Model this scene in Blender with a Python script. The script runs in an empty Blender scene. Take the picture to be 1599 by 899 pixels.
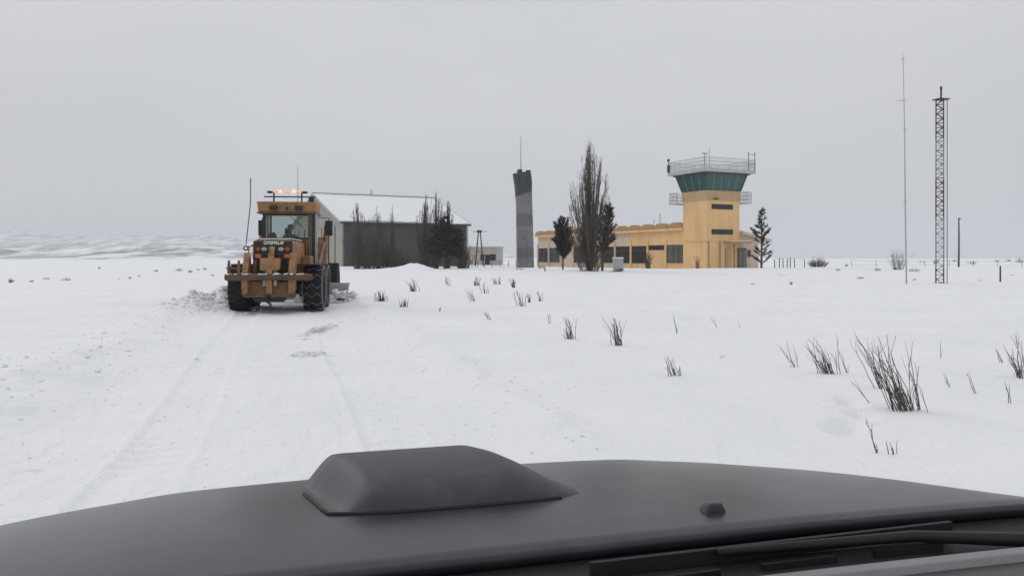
import bpy, math, random
import numpy as np
from mathutils import Vector, Matrix

S = bpy.context.scene
COL = S.collection
R = math.radians

# ------------------------------------------------------------------ camera
F = 1230.0            # focal length in pixels of a 1599 wide picture
CZ = 1.65             # eye height
YH = 402.0            # horizon row
cd = bpy.data.cameras.new('camera')
cam = bpy.data.objects.new('camera', cd)
COL.objects.link(cam)
cd.sensor_width = 36.0
cd.lens = 36.0 * F / 1599.0
cd.shift_y = -(449.5 - YH) / 1599.0
cd.clip_start = 0.05
cd.clip_end = 20000
cam.location = (0, 0, CZ)
cam.rotation_euler = (R(90), 0, 0)
S.camera = cam

# ------------------------------------------------------------------ sky, sun, exposure
SUN_EL, SUN_AZ = R(27), R(-48)      # azimuth measured from +Y towards +X
w = bpy.data.worlds.new('World')
S.world = w
w.use_nodes = True
nt = w.node_tree
bg = nt.nodes['Background']
sky = nt.nodes.new('ShaderNodeTexSky')
sky.sky_type = 'NISHITA'
sky.sun_disc = False
sky.sun_elevation = SUN_EL
sky.sun_rotation = SUN_AZ
tc = nt.nodes.new('ShaderNodeTexCoord')
mp = nt.nodes.new('ShaderNodeMapping')
mp.inputs['Scale'].default_value = (1.0, 1.0, 3.2)
nz = nt.nodes.new('ShaderNodeTexNoise')
nz.inputs['Scale'].default_value = 1.3
nz.inputs['Detail'].default_value = 5
nz.inputs['Roughness'].default_value = 0.5
cr = nt.nodes.new('ShaderNodeValToRGB')
cr.color_ramp.elements[0].position = 0.32
cr.color_ramp.elements[0].color = (0.530, 0.542, 0.568, 1)
cr.color_ramp.elements[1].position = 0.70
cr.color_ramp.elements[1].color = (0.612, 0.618, 0.632, 1)
ml = nt.nodes.new('ShaderNodeVectorMath'); ml.operation = 'SCALE'
# an overcast dome is dimmer at the horizon and brighter overhead, all the way round
sx_ = nt.nodes.new('ShaderNodeSeparateXYZ')
nt.links.new(tc.outputs['Generated'], sx_.inputs[0])
mz = nt.nodes.new('ShaderNodeMath'); mz.operation = 'MULTIPLY_ADD'; mz.use_clamp = False
mz.inputs[1].default_value = 7.6
mz.inputs[2].default_value = 8.95
nt.links.new(sx_.outputs['Z'], mz.inputs[0])
mzc = nt.nodes.new('ShaderNodeMath'); mzc.operation = 'MAXIMUM'; mzc.inputs[1].default_value = 8.95
nt.links.new(mz.outputs[0], mzc.inputs[0])
nt.links.new(mzc.outputs[0], ml.inputs['Scale'])
mx = nt.nodes.new('ShaderNodeMix'); mx.data_type = 'RGBA'
mx.inputs[0].default_value = 0.965           # how far the cloud layer hides the clear sky
nt.links.new(tc.outputs['Generated'], mp.inputs['Vector'])
nt.links.new(mp.outputs['Vector'], nz.inputs['Vector'])
nt.links.new(nz.outputs['Fac'], cr.inputs['Fac'])
nt.links.new(cr.outputs['Color'], ml.inputs[0])
nt.links.new(sky.outputs['Color'], mx.inputs[6])
nt.links.new(ml.outputs['Vector'], mx.inputs[7])
nt.links.new(mx.outputs[2], bg.inputs['Color'])
bg.inputs['Strength'].default_value = 0.1

sl = bpy.data.lights.new('sun', 'SUN')
sl.energy = 0.5
sl.angle = R(16)
sl.color = (1.0, 0.97, 0.93)
so = bpy.data.objects.new('sun', sl)
COL.objects.link(so)
sd = Vector((math.sin(SUN_AZ) * math.cos(SUN_EL), math.cos(SUN_AZ) * math.cos(SUN_EL), math.sin(SUN_EL)))
so.rotation_euler = sd.to_track_quat('Z', 'Y').to_euler()

vs = S.view_settings
vs.view_transform = 'Standard'
vs.look = 'None'
vs.exposure = 0.0
vs.gamma = 1.0
vs.use_curve_mapping = False
S.render.engine = 'CYCLES'
S.cycles.use_denoising = True
S.cycles.volume_bounces = 1
S.cycles.max_bounces = 6
S.cycles.diffuse_bounces = 3
S.cycles.glossy_bounces = 3
S.cycles.transparent_max_bounces = 16

# ------------------------------------------------------------------ materials
MATS = {}
def new_mat(name):
    m = bpy.data.materials.new(name)
    m.use_nodes = True
    MATS[name] = m
    return m, m.node_tree, m.node_tree.nodes['Principled BSDF']

def paint(name, col, rough=0.6, var=0.12, scale=3.0, bump=0.0, bscale=40.0, metal=0.0, spec=0.5, dirt=None, dirt_amt=0.4, coat=0.0, streak=1.0):
    m, t, b = new_mat(name)
    b.inputs['Roughness'].default_value = rough
    b.inputs['Metallic'].default_value = metal
    b.inputs['Specular IOR Level'].default_value = spec
    b.inputs['Coat Weight'].default_value = coat
    tcn = t.nodes.new('ShaderNodeTexCoord')
    n = t.nodes.new('ShaderNodeTexNoise')
    n.inputs['Scale'].default_value = scale
    n.inputs['Detail'].default_value = 6
    n.inputs['Roughness'].default_value = 0.65
    t.links.new(tcn.outputs['Object'], n.inputs['Vector'])
    rp = t.nodes.new('ShaderNodeValToRGB')
    rp.color_ramp.elements[0].position = 0.3
    rp.color_ramp.elements[1].position = 0.7
    rp.color_ramp.elements[0].color = (*[c * (1 - var) for c in col], 1)
    rp.color_ramp.elements[1].color = (*[min(1, c * (1 + var)) for c in col], 1)
    t.links.new(n.outputs['Fac'], rp.inputs['Fac'])
    out = rp.outputs['Color']
    if dirt:
        n2 = t.nodes.new('ShaderNodeTexNoise')
        n2.inputs['Scale'].default_value = scale * 2.3
        n2.inputs['Detail'].default_value = 8
        n2.inputs['Roughness'].default_value = 0.7
        mpn = t.nodes.new('ShaderNodeMapping'); mpn.inputs['Scale'].default_value = (1, 1, streak)
        t.links.new(tcn.outputs['Object'], mpn.inputs['Vector'])
        t.links.new(mpn.outputs['Vector'], n2.inputs['Vector'])
        r2 = t.nodes.new('ShaderNodeValToRGB')
        r2.color_ramp.elements[0].position = 0.48
        r2.color_ramp.elements[1].position = 0.68
        r2.color_ramp.elements[0].color = (0, 0, 0, 1)
        r2.color_ramp.elements[1].color = (dirt_amt,) * 3 + (1,)
        t.links.new(n2.outputs['Fac'], r2.inputs['Fac'])
        mm = t.nodes.new('ShaderNodeMix'); mm.data_type = 'RGBA'
        t.links.new(r2.outputs['Color'], mm.inputs[0])
        t.links.new(out, mm.inputs[6])
        mm.inputs[7].default_value = (*dirt, 1)
        out = mm.outputs[2]
    t.links.new(out, b.inputs['Base Color'])
    if bump > 0:
        n3 = t.nodes.new('ShaderNodeTexNoise')
        n3.inputs['Scale'].default_value = bscale
        n3.inputs['Detail'].default_value = 4
        t.links.new(tcn.outputs['Object'], n3.inputs['Vector'])
        bp = t.nodes.new('ShaderNodeBump')
        bp.inputs['Strength'].default_value = bump
        bp.inputs['Distance'].default_value = 0.02
        t.links.new(n3.outputs['Fac'], bp.inputs['Height'])
        t.links.new(bp.outputs['Normal'], b.inputs['Normal'])
    return m

def glass_mat(name, tint, opac, rough=0.04):
    """a pane one can partly look through: tinted transmission, body tint and a real mirror gloss"""
    m, t, b = new_mat(name)
    b.inputs['Base Color'].default_value = (*tint, 1)
    b.inputs['Roughness'].default_value = rough
    b.inputs['Specular IOR Level'].default_value = 0.5
    tr = t.nodes.new('ShaderNodeBsdfTransparent')
    tr.inputs['Color'].default_value = (*[0.55 + 0.45 * c for c in tint], 1)
    mxs = t.nodes.new('ShaderNodeMixShader')
    mxs.inputs[0].default_value = opac
    t.links.new(tr.outputs[0], mxs.inputs[1])
    t.links.new(b.outputs[0], mxs.inputs[2])
    t.links.new(mxs.outputs[0], t.nodes['Material Output'].inputs['Surface'])
    return m

def lamp_mat(name, col, strength):
    m, t, b = new_mat(name)
    b.inputs['Base Color'].default_value = (*col, 1)
    b.inputs['Emission Color'].default_value = (*col, 1)
    b.inputs['Emission Strength'].default_value = strength
    return m

def snow_mat(name, ground=False):
    m, t, b = new_mat(name)
    b.inputs['Roughness'].default_value = 0.75
    b.inputs['Specular IOR Level'].default_value = 0.25
    tcn = t.nodes.new('ShaderNodeTexCoord')
    def noise(sc, det, rough=0.6, dist=0.0, stretch=None):
        n = t.nodes.new('ShaderNodeTexNoise')
        n.inputs['Scale'].default_value = sc
        n.inputs['Detail'].default_value = det
        n.inputs['Roughness'].default_value = rough
        n.inputs['Distortion'].default_value = dist
        if stretch:
            k = t.nodes.new('ShaderNodeMapping')
            k.inputs['Rotation'].default_value = (0, 0, R(stretch[0]))
            k.inputs['Scale'].default_value = (stretch[1], stretch[2], 1)
            t.links.new(tcn.outputs['Object'], k.inputs['Vector'])
            t.links.new(k.outputs['Vector'], n.inputs['Vector'])
        else:
            t.links.new(tcn.outputs['Object'], n.inputs['Vector'])
        return n
    n1 = noise(0.35, 5)
    rp = t.nodes.new('ShaderNodeValToRGB')
    rp.color_ramp.elements[0].position = 0.3
    rp.color_ramp.elements[1].position = 0.7
    rp.color_ramp.elements[0].color = (0.81, 0.82, 0.838, 1)
    rp.color_ramp.elements[1].color = (0.875, 0.878, 0.885, 1)
    t.links.new(n1.outputs['Fac'], rp.inputs['Fac'])
    out = rp.outputs['Color']
    if ground:
        at = t.nodes.new('ShaderNodeAttribute'); at.attribute_name = 'dirt'
        n2 = noise(2.6, 7, 0.75, 0.4, (-16, 3.0, 1.0))
        sub = t.nodes.new('ShaderNodeMath'); sub.operation = 'ADD'
        t.links.new(n2.outputs['Fac'], sub.inputs[0]); t.links.new(at.outputs['Fac'], sub.inputs[1])
        r2 = t.nodes.new('ShaderNodeValToRGB')
        r2.color_ramp.elements[0].position = 0.98
        r2.color_ramp.elements[1].position = 1.12
        r2.color_ramp.elements[0].color = (0, 0, 0, 1)
        r2.color_ramp.elements[1].color = (0.75, 0.75, 0.75, 1)
        # ramps clamp at 1: rescale first
        sc = t.nodes.new('ShaderNodeMath'); sc.operation = 'MULTIPLY'; sc.inputs[1].default_value = 0.5
        t.links.new(sub.outputs[0], sc.inputs[0])
        r2.color_ramp.elements[0].position = 0.49
        r2.color_ramp.elements[1].position = 0.60
        t.links.new(sc.outputs[0], r2.inputs['Fac'])
        mm = t.nodes.new('ShaderNodeMix'); mm.data_type = 'RGBA'
        t.links.new(r2.outputs['Color'], mm.inputs[0])
        t.links.new(out, mm.inputs[6])
        mm.inputs[7].default_value = (0.16, 0.15, 0.145, 1)
        out = mm.outputs[2]
    t.links.new(out, b.inputs['Base Color'])
    # relief: lumps, wind ripples, grain
    na = noise(1.1, 5, 0.6, 0.3, (-16, 1.0, 0.55)); nb = noise(7.0, 5, 0.65); nc = noise(60, 3, 0.6)
    add = t.nodes.new('ShaderNodeMath'); add.operation = 'MULTIPLY_ADD'
    add.inputs[1].default_value = 0.28
    t.links.new(nb.outputs['Fac'], add.inputs[0]); t.links.new(na.outputs['Fac'], add.inputs[2])
    add2 = t.nodes.new('ShaderNodeMath'); add2.operation = 'MULTIPLY_ADD'
    add2.inputs[1].default_value = 0.05
    t.links.new(nc.outputs['Fac'], add2.inputs[0]); t.links.new(add.outputs[0], add2.inputs[2])
    bp = t.nodes.new('ShaderNodeBump')
    bp.inputs['Strength'].default_value = 0.9
    bp.inputs['Distance'].default_value = 0.12
    t.links.new(add2.outputs[0], bp.inputs['Height'])
    t.links.new(bp.outputs['Normal'], b.inputs['Normal'])
    return m

snow_mat('snow_ground', True)
snow_mat('snow')
paint('tan_wall', (0.82, 0.525, 0.25), 0.8, 0.06, 0.35, 0.15, 30, dirt=(0.42, 0.30, 0.18), dirt_amt=0.38, streak=0.16)
paint('pale_wall', (0.66, 0.52, 0.39), 0.8, 0.06, 0.35, 0.15, 30, dirt=(0.36, 0.30, 0.23), dirt_amt=0.38, streak=0.16)
paint('ochre_trim', (0.43, 0.265, 0.115), 0.8, 0.12, 1.0, dirt=(0.25, 0.2, 0.13), dirt_amt=0.35)
paint('sill_band', (0.50, 0.35, 0.19), 0.8, 0.1, 0.8)
paint('teal_frame', (0.16, 0.24, 0.23), 0.5, 0.1, 3)
paint('dark_frame', (0.045, 0.042, 0.04), 0.5, 0.2, 5)
paint('white_metal', (0.62, 0.63, 0.65), 0.5, 0.06, 3)
paint('rail_grey', (0.42, 0.43, 0.44), 0.5, 0.1, 3)
paint('slab_grey', (0.46, 0.46, 0.46), 0.8, 0.1, 1.5)
paint('concrete', (0.20, 0.197, 0.19), 0.9, 0.22, 0.6, 0.3, 8, dirt=(0.095, 0.095, 0.095), dirt_amt=0.6, streak=0.35)
paint('concrete_dark', (0.155, 0.152, 0.148), 0.9, 0.22, 0.6, 0.3, 8, dirt=(0.09, 0.09, 0.09), dirt_amt=0.6, streak=0.35)
paint('dark_slate', (0.050, 0.058, 0.070), 0.75, 0.25, 1.5)
paint('hangar_dark', (0.080, 0.078, 0.068), 0.6, 0.16, 0.25, dirt=(0.036, 0.035, 0.032), dirt_amt=0.7, streak=0.2)
paint('hangar_light', (0.335, 0.325, 0.275), 0.6, 0.08, 0.4)
paint('hangar_gable', (0.300, 0.290, 0.255), 0.6, 0.08, 0.4)
paint('pinkish_wall', (0.44, 0.385, 0.37), 0.85, 0.06, 0.4)
paint('bark', (0.075, 0.066, 0.058), 0.9, 0.25, 6)
paint('bark_pale', (0.155, 0.145, 0.138), 0.9, 0.25, 6)
paint('twig', (0.072, 0.062, 0.056), 0.9, 0.25, 3)
paint('bare_grey', (0.085, 0.079, 0.074), 0.9, 0.25, 3)
paint('twig_brown', (0.074, 0.059, 0.050), 0.9, 0.25, 3)
paint('twig_red', (0.110, 0.075, 0.055), 0.9, 0.25, 3)
paint('needles', (0.022, 0.026, 0.021), 0.8, 0.35, 2)
paint('needles_brown', (0.040, 0.033, 0.027), 0.8, 0.35, 2)
paint('stem', (0.098, 0.086, 0.075), 0.85, 0.35, 9)
paint('stem_straw', (0.24, 0.15, 0.09), 0.85, 0.3, 9)
paint('steel_dark', (0.055, 0.053, 0.055), 0.6, 0.25, 4)
paint('steel_rust', (0.085, 0.055, 0.05), 0.75, 0.3, 3)
paint('steel_white', (0.26, 0.26, 0.27), 0.6, 0.15, 3)
paint('galvanised', (0.36, 0.37, 0.385), 0.5, 0.15, 5)
paint('wood_pole', (0.060, 0.054, 0.052), 0.9, 0.3, 4)
paint('grader_yellow', (0.33, 0.168, 0.066), 0.6, 0.22, 2.2, dirt=(0.060, 0.042, 0.030), dirt_amt=0.85)
paint('grader_brown', (0.165, 0.084, 0.040), 0.7, 0.25, 2.2, dirt=(0.035, 0.026, 0.020), dirt_amt=0.85)
paint('grader_black_brown', (0.105, 0.056, 0.030), 0.7, 0.3, 3, dirt=(0.03, 0.022, 0.018), dirt_amt=0.85)
paint('grader_black', (0.016, 0.015, 0.015), 0.6, 0.3, 4, dirt=(0.05, 0.04, 0.032), dirt_amt=0.5)
paint('rubber', (0.010, 0.010, 0.011), 0.85, 0.3, 5, dirt=(0.10, 0.10, 0.105), dirt_amt=0.45)
paint('chain', (0.22, 0.22, 0.23), 0.5, 0.3, 9)
paint('lettering', (0.72, 0.72, 0.70), 0.6, 0.05, 3)
paint('red_lens', (0.55, 0.035, 0.02), 0.25, 0.1, 3)
paint('clear_lens', (0.42, 0.44, 0.45), 0.25, 0.1, 3)
paint('orange_lens', (0.50, 0.14, 0.04), 0.3, 0.1, 3)
lamp_mat('amber_lit', (1.0, 0.34, 0.20), 0.6)
lamp_mat('amber_hot', (1.0, 0.52, 0.36), 1.0)
paint('clothes_dark', (0.014, 0.014, 0.017), 0.9, 0.2, 5)
paint('skin', (0.30, 0.18, 0.13), 0.6, 0.1, 5)
glass_mat('cab_glass', (0.62, 0.70, 0.68), 0.07)
glass_mat('tower_glass', (0.075, 0.165, 0.155), 0.62)
glass_mat('window_glass', (0.022, 0.024, 0.024), 0.93)
glass_mat('window_glass_grey', (0.135, 0.14, 0.125), 0.93, 0.1)
paint('curtain', (0.40, 0.46, 0.44), 0.9, 0.1, 2)
paint('interior_dark', (0.03, 0.04, 0.04), 0.9, 0.1, 2)
paint('car_paint', (0.027, 0.028, 0.033), 0.30, 0.06, 4, spec=0.36, dirt=(0.062, 0.061, 0.062), dirt_amt=0.55, bump=0.012, bscale=160)
paint('car_plastic', (0.030, 0.034, 0.042), 0.55, 0.10, 6, bump=0.10, bscale=300, dirt=(0.10, 0.105, 0.11), dirt_amt=0.3)
paint('car_black', (0.012, 0.012, 0.013), 0.6, 0.2, 8, bump=0.15, bscale=200)
paint('car_rubber', (0.006, 0.006, 0.006), 0.7, 0.2, 8)
paint('car_dash', (0.095, 0.088, 0.085), 0.7, 0.1, 9, bump=0.2, bscale=300)
paint('car_trim', (0.20, 0.20, 0.205), 0.5, 0.1, 5)
paint('hill', (0.70, 0.715, 0.75), 0.9, 0.05, 0.004)

# ------------------------------------------------------------------ mesh helpers
class MB:
    def __init__(s): s.v = []; s.f = []
    def add(s, vs, fs):
        n = len(s.v); s.v += [tuple(p) for p in vs]; s.f += [tuple(i + n for i in f) for f in fs]
        return s
    def box(s, x0, x1, y0, y1, z0, z1):
        return s.add([(x0,y0,z0),(x1,y0,z0),(x1,y1,z0),(x0,y1,z0),(x0,y0,z1),(x1,y0,z1),(x1,y1,z1),(x0,y1,z1)],
                     [(0,3,2,1),(4,5,6,7),(0,1,5,4),(1,2,6,5),(2,3,7,6),(3,0,4,7)])
    def hexa(s, lo, hi):
        """lo, hi: four points each, counter-clockwise from above"""
        return s.add(list(lo) + list(hi), [(0,3,2,1),(4,5,6,7),(0,1,5,4),(1,2,6,5),(2,3,7,6),(3,0,4,7)])
    def prism(s, pts, axis, a, b):
        """pts: 2D outline; extruded along axis from a to b"""
        def mk(p, t):
            return {'x': (t, p[0], p[1]), 'y': (p[0], t, p[1]), 'z': (p[0], p[1], t)}[axis]
        n = len(pts)
        vs = [mk(p, a) for p in pts] + [mk(p, b) for p in pts]
        fs = [tuple(range(n)), tuple(range(2*n-1, n-1, -1))] + [(i, i+n, (i+1)%n+n, (i+1)%n) for i in range(n)]
        return s.add(vs, fs)
    def tube(s, pts, rad, n=8, cap=True):
        pts = [Vector(p) for p in pts]
        if not hasattr(rad, '__len__'): rad = [rad] * len(pts)
        vs, fs = [], []
        for i, p in enumerate(pts):
            d = (pts[min(i+1, len(pts)-1)] - pts[max(i-1, 0)])
            d = d.normalized() if d.length > 1e-9 else Vector((0,0,1))
            up = Vector((0,0,1)) if abs(d.z) < 0.9 else Vector((1,0,0))
            a = d.cross(up).normalized(); b = d.cross(a)
            for k in range(n):
                t = 2*math.pi*k/n
                vs.append(p + (a*math.cos(t) + b*math.sin(t)) * rad[i])
        for i in range(len(pts)-1):
            for k in range(n):
                fs.append((i*n+k, i*n+(k+1)%n, (i+1)*n+(k+1)%n, (i+1)*n+k))
        if cap:
            fs.append(tuple(range(n-1, -1, -1))); fs.append(tuple(range((len(pts)-1)*n, len(pts)*n)))
        return s.add(vs, fs)
    def lathe(s, prof, n, axis='z', c=(0,0,0)):
        """prof: (radius, along) pairs closed into a ring solid"""
        vs, fs = [], []
        m = len(prof)
        for k in range(n):
            t = 2*math.pi*k/n
            for r, h in prof:
                a, b = r*math.cos(t), r*math.sin(t)
                p = {'z': (a,b,h), 'x': (h,a,b), 'y': (b,h,a)}[axis]
                vs.append((p[0]+c[0], p[1]+c[1], p[2]+c[2]))
        for k in range(n):
            for j in range(m):
                fs.append((k*m+j, ((k+1)%n)*m+j, ((k+1)%n)*m+(j+1)%m, k*m+(j+1)%m))
        return s.add(vs, fs)
    def sphere(s, c, r, n=10, m=6, sc=(1,1,1)):
        vs = [(c[0], c[1], c[2]-r*sc[2])]; fs = []
        for i in range(1, m):
            ph = -math.pi/2 + math.pi*i/m
            for k in range(n):
                t = 2*math.pi*k/n
                vs.append((c[0]+r*sc[0]*math.cos(ph)*math.cos(t), c[1]+r*sc[1]*math.cos(ph)*math.sin(t), c[2]+r*sc[2]*math.sin(ph)))
        vs.append((c[0], c[1], c[2]+r*sc[2]))
        for k in range(n): fs.append((0, 1+(k+1)%n, 1+k))
        for i in range(m-2):
            for k in range(n):
                a = 1+i*n
                fs.append((a+k, a+(k+1)%n, a+n+(k+1)%n, a+n+k))
        L = len(vs)-1; a = 1+(m-2)*n
        for k in range(n): fs.append((a+k, a+(k+1)%n, L))
        return s.add(vs, fs)
    def build(s, name, mat, parent=None, smooth=False, bevel=0.0, loc=None):
        me = bpy.data.meshes.new(name)
        me.from_pydata(s.v, [], s.f)
        me.materials.append(MATS[mat])
        if smooth:
            me.polygons.foreach_set('use_smooth', [True]*len(me.polygons))
        me.update()
        o = bpy.data.objects.new(name, me)
        COL.objects.link(o)
        if parent: o.parent = parent
        if loc: o.location = loc
        if bevel > 0:
            md = o.modifiers.new('bevel', 'BEVEL'); md.width = bevel; md.segments = 2; md.limit_method = 'ANGLE'
        return o

def tag(o, label=None, cat=None, group=None, kind=None):
    if label: o['label'] = label
    if cat: o['category'] = cat
    if group: o['group'] = group
    if kind: o['kind'] = kind
    return o

def thing(name, label, cat, loc=(0,0,0), rz=0.0, group=None, scale=None):
    o = bpy.data.objects.new(name, None)
    o.empty_display_size = 0.2
    COL.objects.link(o)
    o.location = loc
    o.rotation_euler = (0, 0, rz)
    if scale: o.scale = (scale,)*3
    return tag(o, label, cat, group)

def copy_part(o, parent, loc=None):
    c = o.copy(); COL.objects.link(c); c.parent = parent
    if loc: c.location = loc
    return c

# ------------------------------------------------------------------ terrain height
rng = np.random.RandomState(7)
TAB = rng.rand(256, 256)
def vnoise(x, y):
    xi = np.floor(x).astype(int); yi = np.floor(y).astype(int)
    fx = x - xi; fy = y - yi
    fx = fx*fx*(3-2*fx); fy = fy*fy*(3-2*fy)
    a = TAB[xi % 256, yi % 256]; b = TAB[(xi+1) % 256, yi % 256]
    c = TAB[xi % 256, (yi+1) % 256]; d = TAB[(xi+1) % 256, (yi+1) % 256]
    return (a*(1-fx)+b*fx)*(1-fy) + (c*(1-fx)+d*fx)*fy - 0.5
def fbm(x, y, o=4, r=0.5):
    s, a = 0, 1.0
    for i in range(o):
        s = s + a*vnoise(x*2**i + 17.3*i, y*2**i + 5.1*i); a *= r
    return s

TH = R(16.0)                       # the road leads off 16 degrees left of the view
def road(x, y):
    """lateral offset from the road's line and distance along it"""
    return x*math.cos(TH) + y*math.sin(TH), -x*math.sin(TH) + y*math.cos(TH)

def gauss(x, c, s): return np.exp(-((x-c)/s)**2)

def height(x, y):
    t, d = road(x, y)
    dist = np.hypot(x, y)
    near = np.clip(1 - dist/60, 0, 1)
    z = 0.30*fbm(x/23, y/23, 3)*np.clip(dist/50, 0.10, 1)
    z += 0.050*fbm(x/2.3, y/2.3, 4)*(0.35+0.65*near)
    c = t - 0.0
    onroad = 1/(1+np.exp((np.abs(c+0.15)-2.3)/0.22))
    z -= 0.13*onroad*np.clip(1-d/75, 0, 1)
    # ruts
    ahead = np.clip((27-d)/2, 0, 1)
    for cc, ww in ((0.98, 0.27), (-1.15, 0.29)):
        q = np.abs(t + 0.04*np.sin(d*0.5) - cc)/ww
        flat = 1/(1+np.exp((q-1)*14))
        z -= 0.032*flat*ahead*(0.55+0.9*np.clip(vnoise(x*0.35, y*0.35)+0.5, 0, 1))
        z += 0.020*np.exp(-((q-1.22)/0.16)**2)*ahead*(0.6+0.8*fbm(x*3, y*3, 2))
        tread = np.sin(d*2*math.pi/0.27 + 9*np.abs(t-cc))
        z += 0.013*np.clip(tread*2.2, -1, 1)*flat*ahead*np.clip((15-d)/5, 0, 1)*np.clip(vnoise(x*0.7, y*0.7)*4+0.7, 0, 1)
    # scraped, lumpy surface of the road and the verge on its left
    z += onroad*0.034*fbm(t/0.30, d/1.3, 5, 0.62)*np.clip(1-d/50, 0, 1)
    z += 0.095*fbm(x/0.75, y/0.75, 5, 0.6)*np.clip((-t-1.9)/1.0, 0, 1)*np.clip((t+11)/5, 0, 1)*np.clip(1-d/45, 0, 1)
    # ploughed banks: broken windrow on the left, soft shoulder on the right
    br = 0.55 + 0.8*(fbm(x/0.9, y/0.9, 4)+0.1)
    z += 0.21*gauss(t + 0.25*vnoise(d/2.1, d*0), -3.2, 0.60)*np.clip(br, 0.15, 1.4)*np.clip((d-2)/8, 0.25, 1)*np.clip((30-d)/4, 0, 1)
    z += 0.13*gauss(t, 2.50, 0.32)*(0.6+fbm(x/0.8, y/0.8, 3))*np.clip((40-d)/8, 0, 1)
    # bank thrown up beside the grader's left wheel
    z += 0.40*np.exp(-((x+9.75)/0.80)**2 - ((y-25.4)/1.6)**2)*(0.8+1.0*fbm(x/0.5, y/0.5, 4, 0.62))
    z += 0.30*np.exp(-((x+9.45)/0.45)**2 - ((y-26.2)/1.2)**2)
    # drift in front of the hangar
    z += 0.95*np.exp(-((x+10.2)/1.5)**2 - ((y-84)/3.0)**2)*(0.8+0.4*fbm(x/0.8, y/0.8, 3))
    z += 0.35*np.exp(-((x+12.3)/2.2)**2 - ((y-84)/3.0)**2)
    # footprints / animal trail on the right
    for fx, fy in ((3.15, 7.65), (3.42, 7.95), (3.70, 8.3), (3.28, 7.8), (3.85, 8.95), (3.95, 9.2)):
        z -= 0.13*np.exp(-((x-fx)/0.10)**2 - ((y-fy)/0.17)**2)
    # a broad low swell that the buildings stand on
    z += 0.22*np.clip((dist-45)/40, 0, 1)*np.clip((170-dist)/60, 0, 1)
    # keep the ground flat under the car
    z = z*np.clip((dist-0.5)/3.0, 0.15, 1)
    return z

def gz(x, y): return float(height(np.array([x], float), np.array([y], float))[0])

def GP(px, D):
    """a point on the ground in column px at depth D"""
    x = (px-799.5)*D/F
    return Vector((x, D, gz(x, D)))
def GD(px, py):
    """a point on the ground seen at px, py"""
    D = F*CZ/(py-YH)
    for _ in range(6):
        p = GP(px, D); D = F*(CZ-p.z)/(py-YH)
    return GP(px, D)

# ------------------------------------------------------------------ ground sheet
def build_ground():
    front = np.linspace(R(-46), R(46), 640)
    back = np.linspace(R(46), R(314), 70)[1:-1]
    ang = np.concatenate([front, back])
    rad = np.concatenate([[0.6], 0.9*np.power(60/0.9, np.linspace(0, 1, 620)), 60*np.power(100.0, np.linspace(0, 1, 140)[1:])])
    A, RR = np.meshgrid(ang, rad)
    X = (RR*np.sin(A)).ravel(); Y = (RR*np.cos(A)).ravel()
    Z = height(X, Y)
    Z -= np.clip(np.hypot(X, Y)-1500, 0, None)*0.004
    V = np.stack([X, Y, Z], 1)
    na, nr = len(ang), len(rad)
    i = np.arange(nr-1)[:, None]*na; j = np.arange(na)[None, :]; j2 = (j+1) % na
    Fq = np.stack([i+j, i+na+j, i+na+j2, i+j2], -1).reshape(-1, 4)[:, ::-1]
    V = np.vstack([V, [[0, 0, 0]]])
    Ft = np.stack([np.arange(na), (np.arange(na)+1) % na, np.full(na, len(V)-1)], 1)[:, ::-1]
    me = bpy.data.meshes.new('ground')
    me.vertices.add(len(V)); me.vertices.foreach_set('co', V.ravel())
    nl = Fq.size + Ft.size
    me.loops.add(nl); me.loops.foreach_set('vertex_index', np.concatenate([Fq.ravel(), Ft.ravel()]))
    me.polygons.add(len(Fq)+len(Ft))
    st = np.concatenate([np.arange(len(Fq))*4, Fq.size + np.arange(len(Ft))*3])
    me.polygons.foreach_set('loop_start', st)
    me.polygons.foreach_set('use_smooth', np.ones(len(st), bool))
    me.update(calc_edges=True); me.validate()
    x, y = V[:, 0], V[:, 1]
    t, d = road(x, y)
    dirt = 0.66*np.exp(-((x+4.55)/0.50)**2 - ((y-18.8)/3.0)**2)
    dirt = np.maximum(dirt, 0.60*np.exp(-((x+3.65)/0.85)**2 - ((y-14.3)/1.0)**2))
    dirt = np.maximum(dirt, 0.55*np.exp(-((x+4.3)/0.45)**2 - ((y-16.6)/0.7)**2))
    dirt = np.maximum(dirt, 0.42*gauss(t, 0.95, 0.35)*np.clip((13-d)/5, 0, 1)*np.clip((d-3)/3, 0, 1))
    dirt = np.maximum(dirt, 0.40*np.exp(-((x+2.75)/0.8)**2 - ((y-6.3)/0.8)**2))
    dirt = np.maximum(dirt, 0.38*np.exp(-((x+4.0)/0.8)**2 - ((y-6.6)/0.8)**2))
    dirt = np.maximum(dirt, 0.50*np.exp(-((x+9.9)/0.8)**2 - ((y-24.3)/0.8)**2))
    a = me.attributes.new('dirt', 'FLOAT', 'POINT')
    a.data.foreach_set('value', dirt.astype(np.float32))
    me.materials.append(MATS['snow_ground'])
    o = bpy.data.objects.new('ground', me); COL.objects.link(o)
    return tag(o, kind='structure')
build_ground()

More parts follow.
